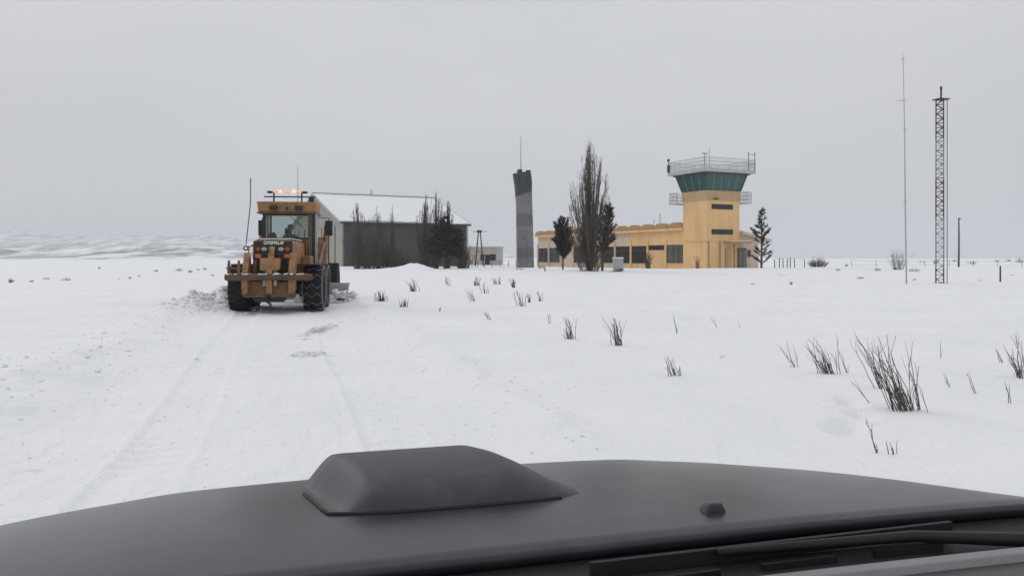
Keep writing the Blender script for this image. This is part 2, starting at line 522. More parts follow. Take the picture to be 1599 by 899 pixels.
def clods():
    """broken snow thrown up by the blade along both edges of the lane"""
    rnd = random.Random(12); m = MB()
    ct, st = math.cos(TH), math.sin(TH)
    todo = []
    def put(t, d, r): todo.append((t*ct - d*st, t*st + d*ct, r))
    def make(x, y, z, r):
        vs = []
        for p in ((1,0,0),(-1,0,0),(0,1,0),(0,-1,0),(0,0,1),(.6,.6,.5),(-.6,.6,.5),(-.6,-.6,.5),(.6,-.6,.5),(0,0,-1)):
            k = r*rnd.uniform(.75, 1.2)
            vs.append((x+p[0]*k, y+p[1]*k, z+p[2]*k*0.75+r*0.15))
        m.add(vs, [(0,5,8),(0,2,5),(2,6,5),(2,1,6),(1,7,6),(1,3,7),(3,8,7),(3,0,8),(4,8,5),(4,5,6),(4,6,7),(4,7,8),(9,2,0),(9,1,2),(9,3,1),(9,0,3)])
    for _ in range(520):
        d = 3.5 + 25*rnd.random()**0.8
        put(rnd.gauss(-3.0, 0.6), d, rnd.uniform(0.008, 0.026)*(1 + 1.6*(rnd.random() < 0.08)))
    for _ in range(200):
        put(rnd.gauss(2.45, 0.4), 4+24*rnd.random(), rnd.uniform(0.007, 0.022))
    for _ in range(500):
        put(rnd.uniform(-2.4, 2.2), 4+20*rnd.random(), rnd.uniform(0.004, 0.014))
    for _ in range(420):                                     # heap at the grader's left wheel
        a = rnd.gauss(-9.75, 0.65); b = rnd.gauss(25.3, 0.9)
        t, d = road(a, b); put(t, d, rnd.uniform(0.03, 0.085))
    P = np.array(todo); zz = height(P[:, 0], P[:, 1])
    for (x, y, r), z in zip(todo, zz): make(x, y, float(z), r)
    tag(m.build('snow_clods', 'snow'), 'broken lumps of snow along the edges of the ploughed lane', 'snow', kind='stuff')
clods()

# ------------------------------------------------------------------ hills on the left horizon
def hill_mat():
    m, t, b = new_mat('hill_snow')
    b.inputs['Roughness'].default_value = 0.9
    b.inputs['Specular IOR Level'].default_value = 0.1
    tcn = t.nodes.new('ShaderNodeTexCoord')
    k = t.nodes.new('ShaderNodeMapping'); k.inputs['Scale'].default_value = (1.5, 0.45, 1.0); k.inputs['Rotation'].default_value = (0, 0, R(24))
    n = t.nodes.new('ShaderNodeTexNoise'); n.inputs['Scale'].default_value = 0.018
    n.inputs['Detail'].default_value = 9; n.inputs['Roughness'].default_value = 0.68
    t.links.new(tcn.outputs['Object'], k.inputs['Vector']); t.links.new(k.outputs['Vector'], n.inputs['Vector'])
    r = t.nodes.new('ShaderNodeValToRGB')
    r.color_ramp.elements[0].position = 0.45; r.color_ramp.elements[0].color = (0.86, 0.87, 0.88, 1)
    r.color_ramp.elements[1].position = 0.60; r.color_ramp.elements[1].color = (0.24, 0.24, 0.245, 1)
    t.links.new(n.outputs['Fac'], r.inputs['Fac']); t.links.new(r.outputs['Color'], b.inputs['Base Color'])
hill_mat()
def build_hills(name, x0, x1, y0, y1, hfun, nx, ny):
    xs = np.linspace(x0, x1, nx); ys = np.linspace(y0, y1, ny)
    X, Y = np.meshgrid(xs, ys)
    Z = hfun(X, Y)
    V = np.stack([X.ravel(), Y.ravel(), Z.ravel()], 1)
    i = np.arange(ny-1)[:, None]*nx; j = np.arange(nx-1)[None, :]
    Fq = np.stack([i+j, i+j+1, i+nx+j+1, i+nx+j], -1).reshape(-1, 4)
    me = bpy.data.meshes.new(name)
    me.from_pydata(V.tolist(), [], Fq.tolist())
    me.polygons.foreach_set('use_smooth', [True]*len(Fq))
    me.materials.append(MATS['hill_snow']); me.update()
    o = bpy.data.objects.new(name, me); COL.objects.link(o)
    return tag(o, kind='structure')
def near_hill(X, Y):
    # rises towards the left, ends near column 420
    u = np.clip((-0.20*Y - X)/900, 0, 1)
    rise = np.clip((Y-620)/420, 0, 1); rise = rise*rise*(3-2*rise)
    back = np.clip((2100-Y)/500, 0, 1)
    h = 34*u**0.55*rise*back
    h *= 0.72 + 0.75*fbm(X/330, Y/210, 4, 0.5)
    return h - 4 + 3.0*fbm(X/60, Y/40, 4)*rise
def far_hill(X, Y):
    u = np.clip((0.08*Y - X)/2600, 0, 1)
    rise = np.clip((Y-2100)/900, 0, 1); rise = rise*rise*(3-2*rise)
    return 150*u**0.8*rise*(0.8+0.5*fbm(X/900, Y/700, 4)) - 8
build_hills('hills', -1900, -60, 560, 2100, near_hill, 260, 200)
build_hills('far_hills', -4200, 500, 2050, 4400, far_hill, 160, 80)

# ------------------------------------------------------------------ car we look out of
CC = 0.30                                   # the car's middle, right of the eye
CROT = TH
CAR = thing('car', 'grey bonnet with raised scoop of the car the photo is taken from', 'car', (0, 0, 0), CROT)
CZB = CZ - 0.425                            # bonnet height at its rear edge
def bonnet_z(t, d):
    """t across from the car's middle, d ahead of the eye"""
    s = (d-1.06)/0.98
    z = CZB - 0.055*s - 0.072*s*s
    a = np.abs(t)/0.95
    k = np.clip(0.10+0.95*s, 0.1, 1.0)
    z = z - (0.030*a**2 + 0.132*np.clip(a-0.55, 0, 1)**2)*k
    # gentle raised centre panel with soft shoulders
    z = z + 0.007/(1+np.exp((np.abs(t)-0.56-0.05*s)/0.035))*np.clip(s*4, 0, 1) - 0.006*np.clip((1.125-d)/0.025, 0, 1)
    # front lip and sides roll over
    z = z - 0.9*np.clip(d-1.90, 0, 1)**2 - 3.0*k*np.clip(np.abs(t)-0.95, 0, 1)**2 - 9*np.clip(np.abs(t)-1.06, 0, 1)**2
    return z
def bz(t, d): return float(bonnet_z(np.array(t), np.array(d)))
def grid_part(name, fun, t0, t1, d0, d1, nt_, nd_, mat, thick=0.02):
    ts = np.linspace(t0, t1, nt_); ds = np.linspace(d0, d1, nd_)
    T, D = np.meshgrid(ts, ds); Z = fun(T, D)
    V = [(a+CC, b, c) for a, b, c in zip(T.ravel(), D.ravel(), Z.ravel())]
    Q = [(i*nt_+j, i*nt_+j+1, (i+1)*nt_+j+1, (i+1)*nt_+j) for i in range(nd_-1) for j in range(nt_-1)]
    o = MB().add(V, Q).build(name, mat, CAR, True)
    md = o.modifiers.new('thick', 'SOLIDIFY'); md.thickness = thick; md.offset = -1
    return o
bonnet = grid_part('bonnet', bonnet_z, -1.14, 1.14, 1.10, 2.26, 120, 140, 'car_paint')
def scoop():
    n = 48
    st = [(1.365, 0.000), (1.370, 0.010), (1.380, 0.023), (1.395, 0.034), (1.415, 0.044), (1.44, 0.052), (1.48, 0.059), (1.53, 0.065), (1.60, 0.069), (1.70, 0.069), (1.78, 0.062)]
    V, Q = [], []
    def edges(d): return 0.072 - 0.13*(d-1.365) - CC, 0.590 - 0.10*(d-1.365) - CC
    def sm(v): v = min(max(v, 0), 1); return v*v*(3-2*v)
    foot = []
    for d, h in st:
        tl, tr = edges(d)
        for k in range(n+1):
            u = k/n; t = tl + (tr-tl)*u
            e = min(sm((t-tl)/0.085), sm((tr-t)/0.19))
            q = abs(2*u-1)**3
            dd = d + 0.045*q*(1.9-d)/0.55
            z = bz(t, dd) + h*e + 0.003 - 0.010*(1-e)
            V.append((t+CC, dd, z))
    m = n+1
    for i in range(len(st)-1):
        for k in range(n):
            Q.append((i*m+k, i*m+k+1, (i+1)*m+k+1, (i+1)*m+k))
    Q.append(tuple((len(st)-1)*m+k for k in range(n+1)))
    o = MB().add(V, Q).build('bonnet_scoop', 'car_plastic', CAR, True)
    g = []
    for d in (1.62, 1.56, 1.50, 1.45, 1.41):
        tl, tr = edges(d); dd = d+0.045*(1.9-d)/0.55; g.append((tl-0.004+CC, dd, bz(tl, dd)+0.001))
    for k in range(n+1):
        u = 0.80*k/n; tl, tr = edges(1.365); t = tl+(tr-tl)*u; dd = 1.361+0.045*abs(2*u-1)**3*0.97
        g.append((t+CC, dd, bz(t, dd)+0.001))
    MB().tube(g, 0.0042, 6).build('gasket', 'car_rubber', o, True)
scoop()
# cowl with louvres behind the bonnet
def cowl_z(T, D): return CZB - 0.026 - 0.012*(np.abs(T)/0.95)**2 - 0.12*(1.12-D) + 0*T
grid_part('cowl_panel', cowl_z, -1.04, 1.10, 0.955, 1.135, 40, 8, 'car_black', 0.012)
for k in range(7):
    x = -0.62+0.20*k
    MB().box(CC+x, CC+x+0.13, 1.02, 1.026, CZB-0.044, CZB-0.030).build('louvre', 'car_rubber', CAR)
wz = CZB - 0.014
MB().tube([(CC+0.90, 1.00, wz-0.024), (CC+0.66, 1.03, wz-0.004), (CC+0.32, 1.045, wz)], [0.013, 0.009, 0.006], 6).build('wiper_arm', 'car_rubber', CAR, True)
MB().box(CC+0.12, CC+0.76, 1.052, 1.060, wz-0.020, wz+0.002).build('wiper_blade', 'car_rubber', CAR)
# washer nozzle
nzx, nzd = 0.40, 1.20
nb_ = bz(nzx, nzd)
MB().hexa([(CC+nzx-.022, nzd-.016, nb_-.004), (CC+nzx+.022, nzd-.016, nb_-.004), (CC+nzx+.022, nzd+.016, nb_-.006), (CC+nzx-.022, nzd+.016, nb_-.006)],
          [(CC+nzx-.013, nzd-.012, nb_+.016), (CC+nzx+.013, nzd-.012, nb_+.016), (CC+nzx+.013, nzd+.012, nb_+.010), (CC+nzx-.013, nzd+.012, nb_+.010)]).build('washer_nozzle', 'car_plastic', CAR, bevel=0.004)
# seal at the foot of the windscreen and the padded dashboard behind it
def seal_z(T, D): return CZB - 0.012 - 0.012*(np.abs(T)/0.95)**2 + 0*T
grid_part('windscreen_seal', seal_z, -1.04, 1.10, 0.925, 0.950, 40, 4, 'car_trim', 0.05)
def dash_z(T, D): return CZB - 0.022 - 0.012*(np.abs(T)/0.95)**2 - 0.05*(0.92-D) + 0*T
grid_part('dashboard', dash_z, -1.04, 1.10, 0.62, 0.922, 40, 8, 'car_dash', 0.02)
# wings, nose and wheel-arch sides below the bonnet
for s_ in (-1, 1):
    MB().hexa([(CC+s_*1.02-0.09, 0.9, 0.55), (CC+s_*1.02+0.09, 0.9, 0.55), (CC+s_*0.98+0.09, 2.25, 0.55), (CC+s_*0.98-0.09, 2.25, 0.55)],
              [(CC+s_*1.02-0.09, 0.9, CZB-0.10), (CC+s_*1.02+0.09, 0.9, CZB-0.10), (CC+s_*0.98+0.09, 2.22, CZB-0.34), (CC+s_*0.98-0.09, 2.22, CZB-0.34)]).build('wing', 'car_paint', CAR, bevel=0.03)
MB().hexa([(CC-0.88, 2.1, 0.45), (CC+0.88, 2.1, 0.45), (CC+0.85, 2.32, 0.45), (CC-0.85, 2.32, 0.45)],
          [(CC-0.88, 2.1, CZB-0.30), (CC+0.88, 2.1, CZB-0.30), (CC+0.85, 2.24, CZB-0.36), (CC-0.85, 2.24, CZB-0.36)]).build('grille', 'car_black', CAR, bevel=0.02)

# ------------------------------------------------------------------ motor grader
def build_grader():
    gx = (434-799.5)*25.0/F
    T = thing('motor_grader', 'dirty yellow motor grader seen from behind with amber roof lights on', 'grader', (gx, 25.0, gz(gx, 25.0)-0.03), R(8.0))
    Y_, B_, K_ = 'grader_yellow', 'grader_brown', 'grader_black'
    # wheels ---------------------------------------------------------------
    tyre = MB()
    prof = [(0.36,-0.24),(0.52,-0.28),(0.66,-0.27),(0.70,-0.22),(0.705,0),(0.70,0.22),(0.66,0.27),(0.52,0.28),(0.36,0.24)]
    tyre.lathe(prof, 36, 'x')
    for k in range(24):
        for sgn in (-1, 1):
            a = 2*math.pi*(k + (0.5 if sgn > 0 else 0))/24
            c, s = math.cos(a), math.sin(a)
            vs = []
            for x, da in ((0.02*sgn, -0.07), (0.27*sgn, 0.03)):
                for r in (0.69, 0.755):
                    for dd in (-0.035, 0.035):
                        aa = a+da+dd
                        rr = r if x*sgn < 0.1 or r < 0.7 else 0.74
                        vs.append((x, rr*math.cos(aa), rr*math.sin(aa)))
            tyre.add(vs, [(0,1,3,2),(4,6,7,5),(0,4,5,1),(2,3,7,6),(0,2,6,4),(1,5,7,3)])
    rim = MB().lathe([(0.05,-0.15),(0.37,-0.23),(0.38,0.23),(0.33,0.23),(0.30,0.06),(0.12,0.05),(0.10,0.14),(0.05,0.14)], 24, 'x')
    for k in range(8):
        a = 2*math.pi*k/8
        rim.add(*(lambda b: (b.v, b.f))(MB().tube([(0.05,0.20*math.cos(a),0.20*math.sin(a)),(0.085,0.20*math.cos(a),0.20*math.sin(a))],0.02,6)))
    first = None
    def wheel(x, y, flip, chain=False, narrow=1.0):
        nonlocal first
        if first is None:
            r = rim.build('wheel', B_, T, True, loc=(x, y, 0.735)); t = tyre.build('tyre', 'rubber', r)
            first = (r, t)
        else:
            r = copy_part(first[0], T, (x, y, 0.735)); t = copy_part(first[1], r)
        r.rotation_euler = (random.random()*3, 0, math.pi if flip else 0)
        r.scale = (narrow, 1, 1)
        if chain:
            ch = MB(); rr = random.Random(3)
            for k in range(16):
                a0 = 2*math.pi*k/16
                pts = []
                for q in range(5):
                    u = -0.31+0.155*q; a = a0 + (0.17 if (q+k) % 2 else -0.02)
                    rad = 0.775 if abs(u) < 0.3 else 0.72
                    pts.append((u, rad*math.cos(a), rad*math.sin(a)))
                ch.tube(pts, 0.009, 5)
                for sgn in (-1, 1):
                    a1 = 2*math.pi*(k+1)/16
                    ch.tube([(0.30*sgn, 0.66*math.cos(a0), 0.66*math.sin(a0)), (0.30*sgn, 0.66*math.cos(a1), 0.66*math.sin(a1))], 0.014, 5)
                    ch.tube([(0.31*sgn, 0.72*math.cos(a0), 0.72*math.sin(a0)), (0.30*sgn, 0.66*math.cos(a0), 0.66*math.sin(a0))], 0.014, 5)
            ch.build('tyre_chain', 'chain', r)
    wheel(1.13, 0.0, False, True); wheel(-1.13, 0.0, True, False)
    wheel(1.13, 1.55, False, True); wheel(-1.13, 1.55, True)
    wheel(1.10, 6.75, False); wheel(-1.10, 6.75, True)
    # tandem cases, axle, rear frame -------------------------------------
    for sx in (-1, 1):
        MB().prism([(-0.35,0.55),(0.1,0.45),(1.45,0.45),(1.9,0.55),(1.9,0.86),(1.3,1.02),(0.25,1.02),(-0.35,0.86)], 'x', 0.66*sx, 0.84*sx).build('tandem_case', B_, T, bevel=0.03)
    MB().tube([(-0.70,0.76,0.74),(-0.35,0.76,0.74),(0.35,0.76,0.74),(0.70,0.76,0.74)], [0.2,0.27,0.27,0.2], 14).build('axle', K_, T)
    fr = MB(); fr.box(-0.62,-0.44,-1.05,3.3,0.72,1.12); fr.box(0.44,0.62,-1.05,3.3,0.72,1.12)
    fr.build('rear_frame', K_, T)
    # engine housing -------------------------------------------------------
    h = MB(); h.prism([(-0.60,1.00),(0.60,1.00),(0.60,2.10),(0.54,2.22),(0.40,2.26),(-0.40,2.26),(-0.54,2.22),(-0.60,2.10)], 'y', -0.96, 1.95)
    h.build('engine_hood', Y_, T, bevel=0.03)
    g = MB(); g.box(-0.575,0.575,-1.00,-0.962,1.10,2.20)
    grille = g.build('grille', K_, T, bevel=0.01)
    for k in range(9):
        MB().box(-0.50,0.50,-1.018,-1.002,1.16+0.075*k,1.195+0.075*k).build('slat', K_, grille)
    # lettering
    cu = bpy.data.curves.new('lettering', 'FONT'); cu.body = 'CATERPILLAR'; cu.size = 0.165; cu.extrude = 0.004
    cu.align_x = 'CENTER'; cu.offset = 0.006
    to = bpy.data.objects.new('tmp_text', cu); COL.objects.link(to)
    bpy.context.view_layer.update()
    me = bpy.data.meshes.new_from_object(to.evaluated_get(bpy.context.evaluated_depsgraph_get()))
    bpy.data.objects.remove(to)
    me.materials.clear(); me.materials.append(MATS['lettering'])
    lo = bpy.data.objects.new('lettering', me); COL.objects.link(lo); lo.parent = grille
    lo.location = (0.03, -1.012, 2.10); lo.rotation_euler = (R(90), 0, 0); lo.scale = (0.60, 0.78, 1)
    for x, m, wd in ((-0.43,'red_lens',0.10),(-0.25,'clear_lens',0.16),(0.24,'clear_lens',0.16),(0.43,'red_lens',0.12)):
        MB().lathe([(0.012,-0.03),(0.055,-0.02),(0.058,0.02),(0.012,0.02)], 14, 'y', (0,0,0)).build('tail_light', m, T, loc=(x,-1.01,1.955)).scale = (wd/0.11, 1, 1)
    for x in (-0.43, 0.43):
        MB().box(x-0.09,x+0.09,-1.035,-1.003,1.68,1.80).build('reflector', 'orange_lens', T, bevel=0.008)
    MB().tube([(0.18,0.7,2.24),(0.18,0.7,2.52),(0.18,0.62,2.62)],0.07,12).build('exhaust', K_, T)
    MB().lathe([(0.02,0),(0.15,0.0),(0.15,0.16),(0.09,0.24),(0.02,0.24)],16,'z',(-0.2,0.1,2.255)).build('air_cleaner', K_, T)
    # fuel tank / side boxes beside the hood
    for sx in (-1, 1):
        MB().box(min(0.62*sx,0.9*sx),max(0.62*sx,0.9*sx),1.0,1.9,1.15,1.75).build('side_tank', Y_, T, bevel=0.03)
    # ripper -----------------------------------------------------------------
    MB().tube([(-1.25,-1.72,1.12),(-1.1,-1.72,1.12),(1.1,-1.72,1.12),(1.25,-1.72,1.12)],[0.09,0.10,0.10,0.09],8).build('ripper_beam', 'grader_black_brown', T)
    for x in (-0.72, -0.02, 0.62):
        MB().prism([(-1.60,0.62),(-1.0,0.72),(-0.98,1.62),(-1.18,1.85),(-1.40,1.55),(-1.62,1.2)], 'x', x-0.085, x+0.085).build('ripper_bracket', Y_, T, bevel=0.015)
    MB().box(-0.30,0.28,-1.52,-1.15,1.30,1.68).build('ripper_block', Y_, T, bevel=0.03)
    for x in (-0.16, 0.14):
        MB().tube([(x,-1.42,1.32),(x,-1.5,0.85)],0.055,10).build('cylinder', 'galvanised', T, True)
    MB().tube([(-0.01,-1.2,1.65),(-0.01,-1.12,2.02)],0.085,12).build('lift_cylinder', Y_, T, True)
    MB().box(-0.80,0.70,-1.42,-1.02,0.50,0.98).build('counterweight', B_, T, bevel=0.04)
    MB().prism([(-0.55,0.48),(0.45,0.48),(0.35,0.36),(-0.45,0.36)], 'y', -1.36, -1.05).build('guard_plate', K_, T)
    MB().tube([(-0.05,-1.45,0.52),(-0.05,-1.72,0.40),(0.08,-1.76,0.30)],[0.05,0.045,0.03],8).build('tow_hook', K_, T)
    for x in (-1.14, -0.86):
        MB().prism([(-1.80,1.05),(-1.66,1.05),(-1.63,1.45),(-1.70,1.62),(-1.78,1.45)], 'x', x-0.035, x+0.035).build('ripper_shank', B_, T, bevel=0.008)
    MB().tube([(-1.22,-1.72,1.38),(-0.62,-1.72,1.38)],0.025,6).build('shank_rail', B_, T)
    for sx in (-1, 1):
        MB().box(min(0.60*sx,1.28*sx),max(0.60*sx,1.28*sx),-0.75,0.8,1.46,1.50).build('fender', K_, T, bevel=0.01)
        MB().box(min(0.60*sx,1.12*sx),max(0.60*sx,1.12*sx),-1.15,-0.78,0.98,1.16).build('step', K_, T, bevel=0.01)
    rr = random.Random(9)
    for k, (xa, xb) in enumerate(((-0.30,-0.14),(-0.24,-0.08),(0.26,0.12),(0.34,0.16),(0.5,0.3))):
        MB().tube([(xa,-1.02,1.55),(xa*1.1,-1.30,1.42),((xa+xb)/2,-1.55,1.15+0.05*k),(xb,-1.46,0.95)],0.022,6).build('hose', K_, T, True)
    for sx in (-1, 1):
        MB().box(sx*0.50-0.05,sx*0.50+0.05,-1.10,-1.003,1.10,1.62).build('hinge_plate', B_, T, bevel=0.01)
        MB().tube([(sx*0.70,-1.05,1.2),(sx*0.70,-1.05,2.0),(sx*0.64,-0.6,2.1)],0.022,6).build('grab_rail', Y_, T, True)
    m_ = MB()
    for k in range(60):
        m_.sphere((rr.uniform(-1.2,1.2), -1.72+rr.uniform(-.08,.06), 1.205+rr.uniform(-.01,.02)), rr.uniform(0.015,0.035), 6, 4, (1.6,1,0.6))
    tag(m_.build('beam_snow', 'snow', T, True), kind='stuff')
    MB().box(-0.55,0.55,-0.9,1.6,2.262,2.285).build('hood_snow', 'snow', T, bevel=0.01)
    # cab ----------------------------------------------------------------------
    x0, x1, y0, y1 = -0.80, 0.80, 1.98, 3.45
    zb, zs, zt = 1.15, 2.32, 3.20
    cab = MB(); cab.box(x0, x1, y0, y0+0.05, zb, zs); cab.box(x0, x0+0.05, y0+0.06, y1, zb, 1.75); cab.box(x1-0.05, x1, y0+0.06, y1, zb, 1.75)
    cab.box(x0+0.06, x1-0.06, y1-0.05, y1, zb, 1.6); cab.box(x0+0.06, x1-0.06, y0+0.06, y1-0.06, zb, zb+0.05)
    cabo = cab.build('cab_body', B_, T, bevel=0.01)
    # lower panel right of the hood with ribs
    for x in (0.66, 0.74):
        MB().box(x, x+0.03, y0-0.03, y0-0.002, 1.2, zs-0.03).build('rib', Y_, cabo)
    MB().box(-0.98,0.98,1.86,3.6,zt,zt+0.05).build('roof_gutter', B_, T, bevel=0.01)
    rf = MB().hexa([(-0.94,1.90,zt+0.052),(0.94,1.90,zt+0.052),(0.94,3.56,zt+0.052),(-0.94,3.56,zt+0.052)],
                   [(-0.98,1.84,zt+0.40),(0.98,1.84,zt+0.40),(0.98,3.6,zt+0.40),(-0.98,3.6,zt+0.40)]).build('roof', Y_, T, bevel=0.03)
    for sx in (-1, 1):
        MB().hexa(*[[(a,y,z) for a,y in ((sx*0.80-0.05*(sx>0)*2, y0),(sx*0.80+(0.10 if sx<0 else 0), y0),(sx*0.80+(0.10 if sx<0 else 0), y0+0.10),(sx*0.80-0.05*(sx>0)*2, y0+0.10))] for z in (zs+0.002, zt-0.002)]).build('pillar', K_ if sx < 0 else B_, T)
        MB().box(min(sx*0.80,sx*0.72),max(sx*0.80,sx*0.72),y1-0.10,y1,1.76,zt-0.002).build('pillar', Y_, T)
        MB().box(min(sx*0.80,sx*0.73),max(sx*0.80,sx*0.73),2.75,2.82,1.76,zt-0.002).build('pillar', Y_, T)
        # side glass
        MB().box(min(sx*0.765,sx*0.755),max(sx*0.765,sx*0.755),y0+0.105,2.748,1.76,zt-0.004).build('side_window','cab_glass',T)
        MB().box(min(sx*0.765,sx*0.755),max(sx*0.765,sx*0.755),2.822,y1-0.105,1.76,zt-0.004).build('side_window','cab_glass',T)
    win = MB().box(-0.696,0.696,y0+0.03,y0+0.04,zs+0.062,zt-0.062).build('rear_window', 'cab_glass', T)
    MB().box(-0.698,0.698,y0+0.01,y0+0.06,zs+0.002,zs+0.06).build('frame', K_, win)
    MB().box(-0.698,0.698,y0+0.01,y0+0.06,zt-0.06,zt-0.002).build('frame', K_, win)
    MB().tube([(0.10,y0+0.02,zt-0.08),(0.52,y0+0.0,zs+0.42)],0.012,5).build('wiper', K_, win)
    MB().box(-0.70,0.70,y1-0.04,y1-0.03,1.62,zt-0.004).build('front_window', 'cab_glass', T)
    # black trunking up the right rear corner
    MB().box(0.83,0.93,y0-0.06,y0+0.08,1.30,zt-0.01).build('cable_duct', K_, T, bevel=0.01)
    MB().box(0.94,1.02,y0-0.02,y0+0.05,1.3,zt-0.01).build('cable_duct', 'galvanised', T, bevel=0.01)
    for x in (-0.42, 0.42):
        MB().box(x-0.13,x+0.13,1.74,1.838,zt+0.10,zt+0.26).build('work_lamp', K_, T, bevel=0.02)
    MB().sphere((0.02,1.80,zt+0.16),0.05,10,6).build('camera_bulb', K_, T)
    # roof rack with amber lights
    rack = MB()
    rack.tube([(-0.78,2.1,zt+0.58),(0.95,2.1,zt+0.58)],0.025,6)
    for x in (-0.45, 0.48): rack.tube([(x,2.1,zt+0.40),(x,2.1,zt+0.72)],0.03,6)
    rack = rack.build('light_rack', K_, T)
    for k, x in enumerate((-0.36,-0.24,0.0,0.22,0.36)):
        MB().lathe([(0.01,-0.05),(0.06,-0.05),(0.062,0.03),(0.04,0.06),(0.01,0.06)],14,'z',(x,2.08,zt+0.755)).build('amber_lamp', 'amber_hot' if k in (1,3) else 'amber_lit', T, True)
    for x in (-0.58, 0.58):
        MB().lathe([(0.01,-0.05),(0.10,-0.03),(0.10,0.03),(0.01,0.04)],12,'z',(x,2.1,zt+0.74)).build('roof_lamp', K_, T, True)
    MB().box(0.72,0.88,2.05,2.25,zt+0.42,zt+0.60).build('roof_box', K_, T, bevel=0.02)
    MB().tube([(0.30,2.5,zt+0.4),(0.30,2.5,zt+1.7)],[0.012,0.006],5).build('aerial', K_, T)
    # mirrors, side rods
    for sx, xx in ((-1,-1.02),(1,1.30)):
        MB().tube([(sx*0.82,3.2,zt-0.05),(xx,3.2,zt-0.1),(xx,3.2,zt-0.75)],0.018,5).build('mirror_arm', K_, T)
        MB().box(xx-0.13,xx+0.13,3.12,3.17,zt-0.72,zt-0.18).build('mirror', K_, T, bevel=0.02)
    MB().tube([(-1.02,1.0,zt+1.1),(-1.02,1.0,zt+0.3),(-1.16,1.0,2.15),(-1.16,1.0,2.05),(-0.62,1.0,2.1)],0.016,5).build('marker_rod', K_, T)
    MB().lathe([(0.05,-0.025),(0.085,-0.025),(0.085,0.025),(0.05,0.025)],12,'y',(-1.17,1.0,2.0)).build('marker_ring', K_, T)
    # right-hand lift arm and ladder visible beside the cab
    MB().tube([(1.02,3.9,0.8),(1.12,3.75,2.1),(1.15,3.7,2.9)],[0.09,0.10,0.07],8).build('blade_lift_cylinder', Y_, T)
    MB().prism([(3.5,1.5),(4.1,1.5),(4.0,2.3),(3.7,2.45),(3.5,2.2)],'x',0.86,1.06).build('lift_bracket', Y_, T, bevel=0.03)
    MB().tube([(-1.02,3.9,0.8),(-1.12,3.75,2.1),(-1.15,3.7,2.7)],[0.09,0.10,0.07],8).build('blade_lift_cylinder', Y_, T)
    MB().tube([(1.08,1.2,1.15),(1.22,2.6,2.25)],0.03,6).build('handrail','chain',T)
    # gooseneck, front axle and circle
    neck = MB(); neck.hexa([(-0.18,3.4,1.2),(0.18,3.4,1.2),(0.15,6.9,1.35),(-0.15,6.9,1.35)],[(-0.18,3.4,1.7),(0.18,3.4,1.7),(0.15,6.9,1.75),(-0.15,6.9,1.75)])
    neck.build('gooseneck', Y_, T, bevel=0.02)
    MB().box(-0.9,0.9,6.6,6.9,0.6,0.85).build('front_axle', B_, T, bevel=0.03)
    MB().lathe([(0.55,0.62),(0.75,0.62),(0.75,0.72),(0.55,0.72)],32,'z',(0,4.5,0)).build('circle_ring', B_, T)
    MB().hexa([(-0.30,4.4,0.72),(0.30,4.4,0.72),(0.12,6.75,0.80),(-0.12,6.75,0.80)],[(-0.30,4.4,0.88),(0.30,4.4,0.88),(0.12,6.75,0.96),(-0.12,6.75,0.96)]).build('drawbar', B_, T)
    # mouldboard: right end back towards us, packed with snow
    ca, sa = math.cos(R(-24)), math.sin(R(-24))
    pr = []
    for k in range(8):
        a = R(-55 + 110*k/7)
        pr.append((-0.28*math.cos(a)+0.1, 0.45+0.40*math.sin(a)))
    out = pr + [(p[0]+0.03, p[1]) for p in reversed(pr)]
    b = MB().prism(out, 'x', -2.1, 2.1)
    b.v = [(x*ca - y*sa + 0.12, x*sa + y*ca + 4.35, z) for x, y, z in b.v]
    b.build('mouldboard', 'galvanised', T)
    s = MB(); rr = random.Random(5)
    for k in range(150):
        u = -0.2 + 2.35*k/149
        s.sphere((u*ca+0.28+rr.uniform(-.1,.1), u*sa+4.1+rr.uniform(-.22,.12), 0.05+0.45*rr.random()**1.4), rr.uniform(0.05,0.13), 7, 5, (1,1,0.8))
    s.build('packed_snow', 'snow', T, True)
    # seat
    sm = MB(); sm.box(-0.25,0.25,2.45,2.85,1.75,1.87); sm.box(-0.22,0.22,2.38,2.45,1.87,2.35)
    sm.build('seat', K_, T, bevel=0.03)
    st = MB(); st.tube([(0.0,3.35,1.4),(0.0,3.0,2.15)],0.06,8); st.lathe([(0.17,2.13),(0.20,2.13),(0.20,2.17),(0.17,2.17)],20,'z',(0,3.0,0))
    st.box(-0.35,-0.25,2.9,3.3,1.2,2.35); st.box(0.25,0.35,2.9,3.3,1.2,2.2)
    st.build('control_console', K_, T)
    return T
GR = build_grader()

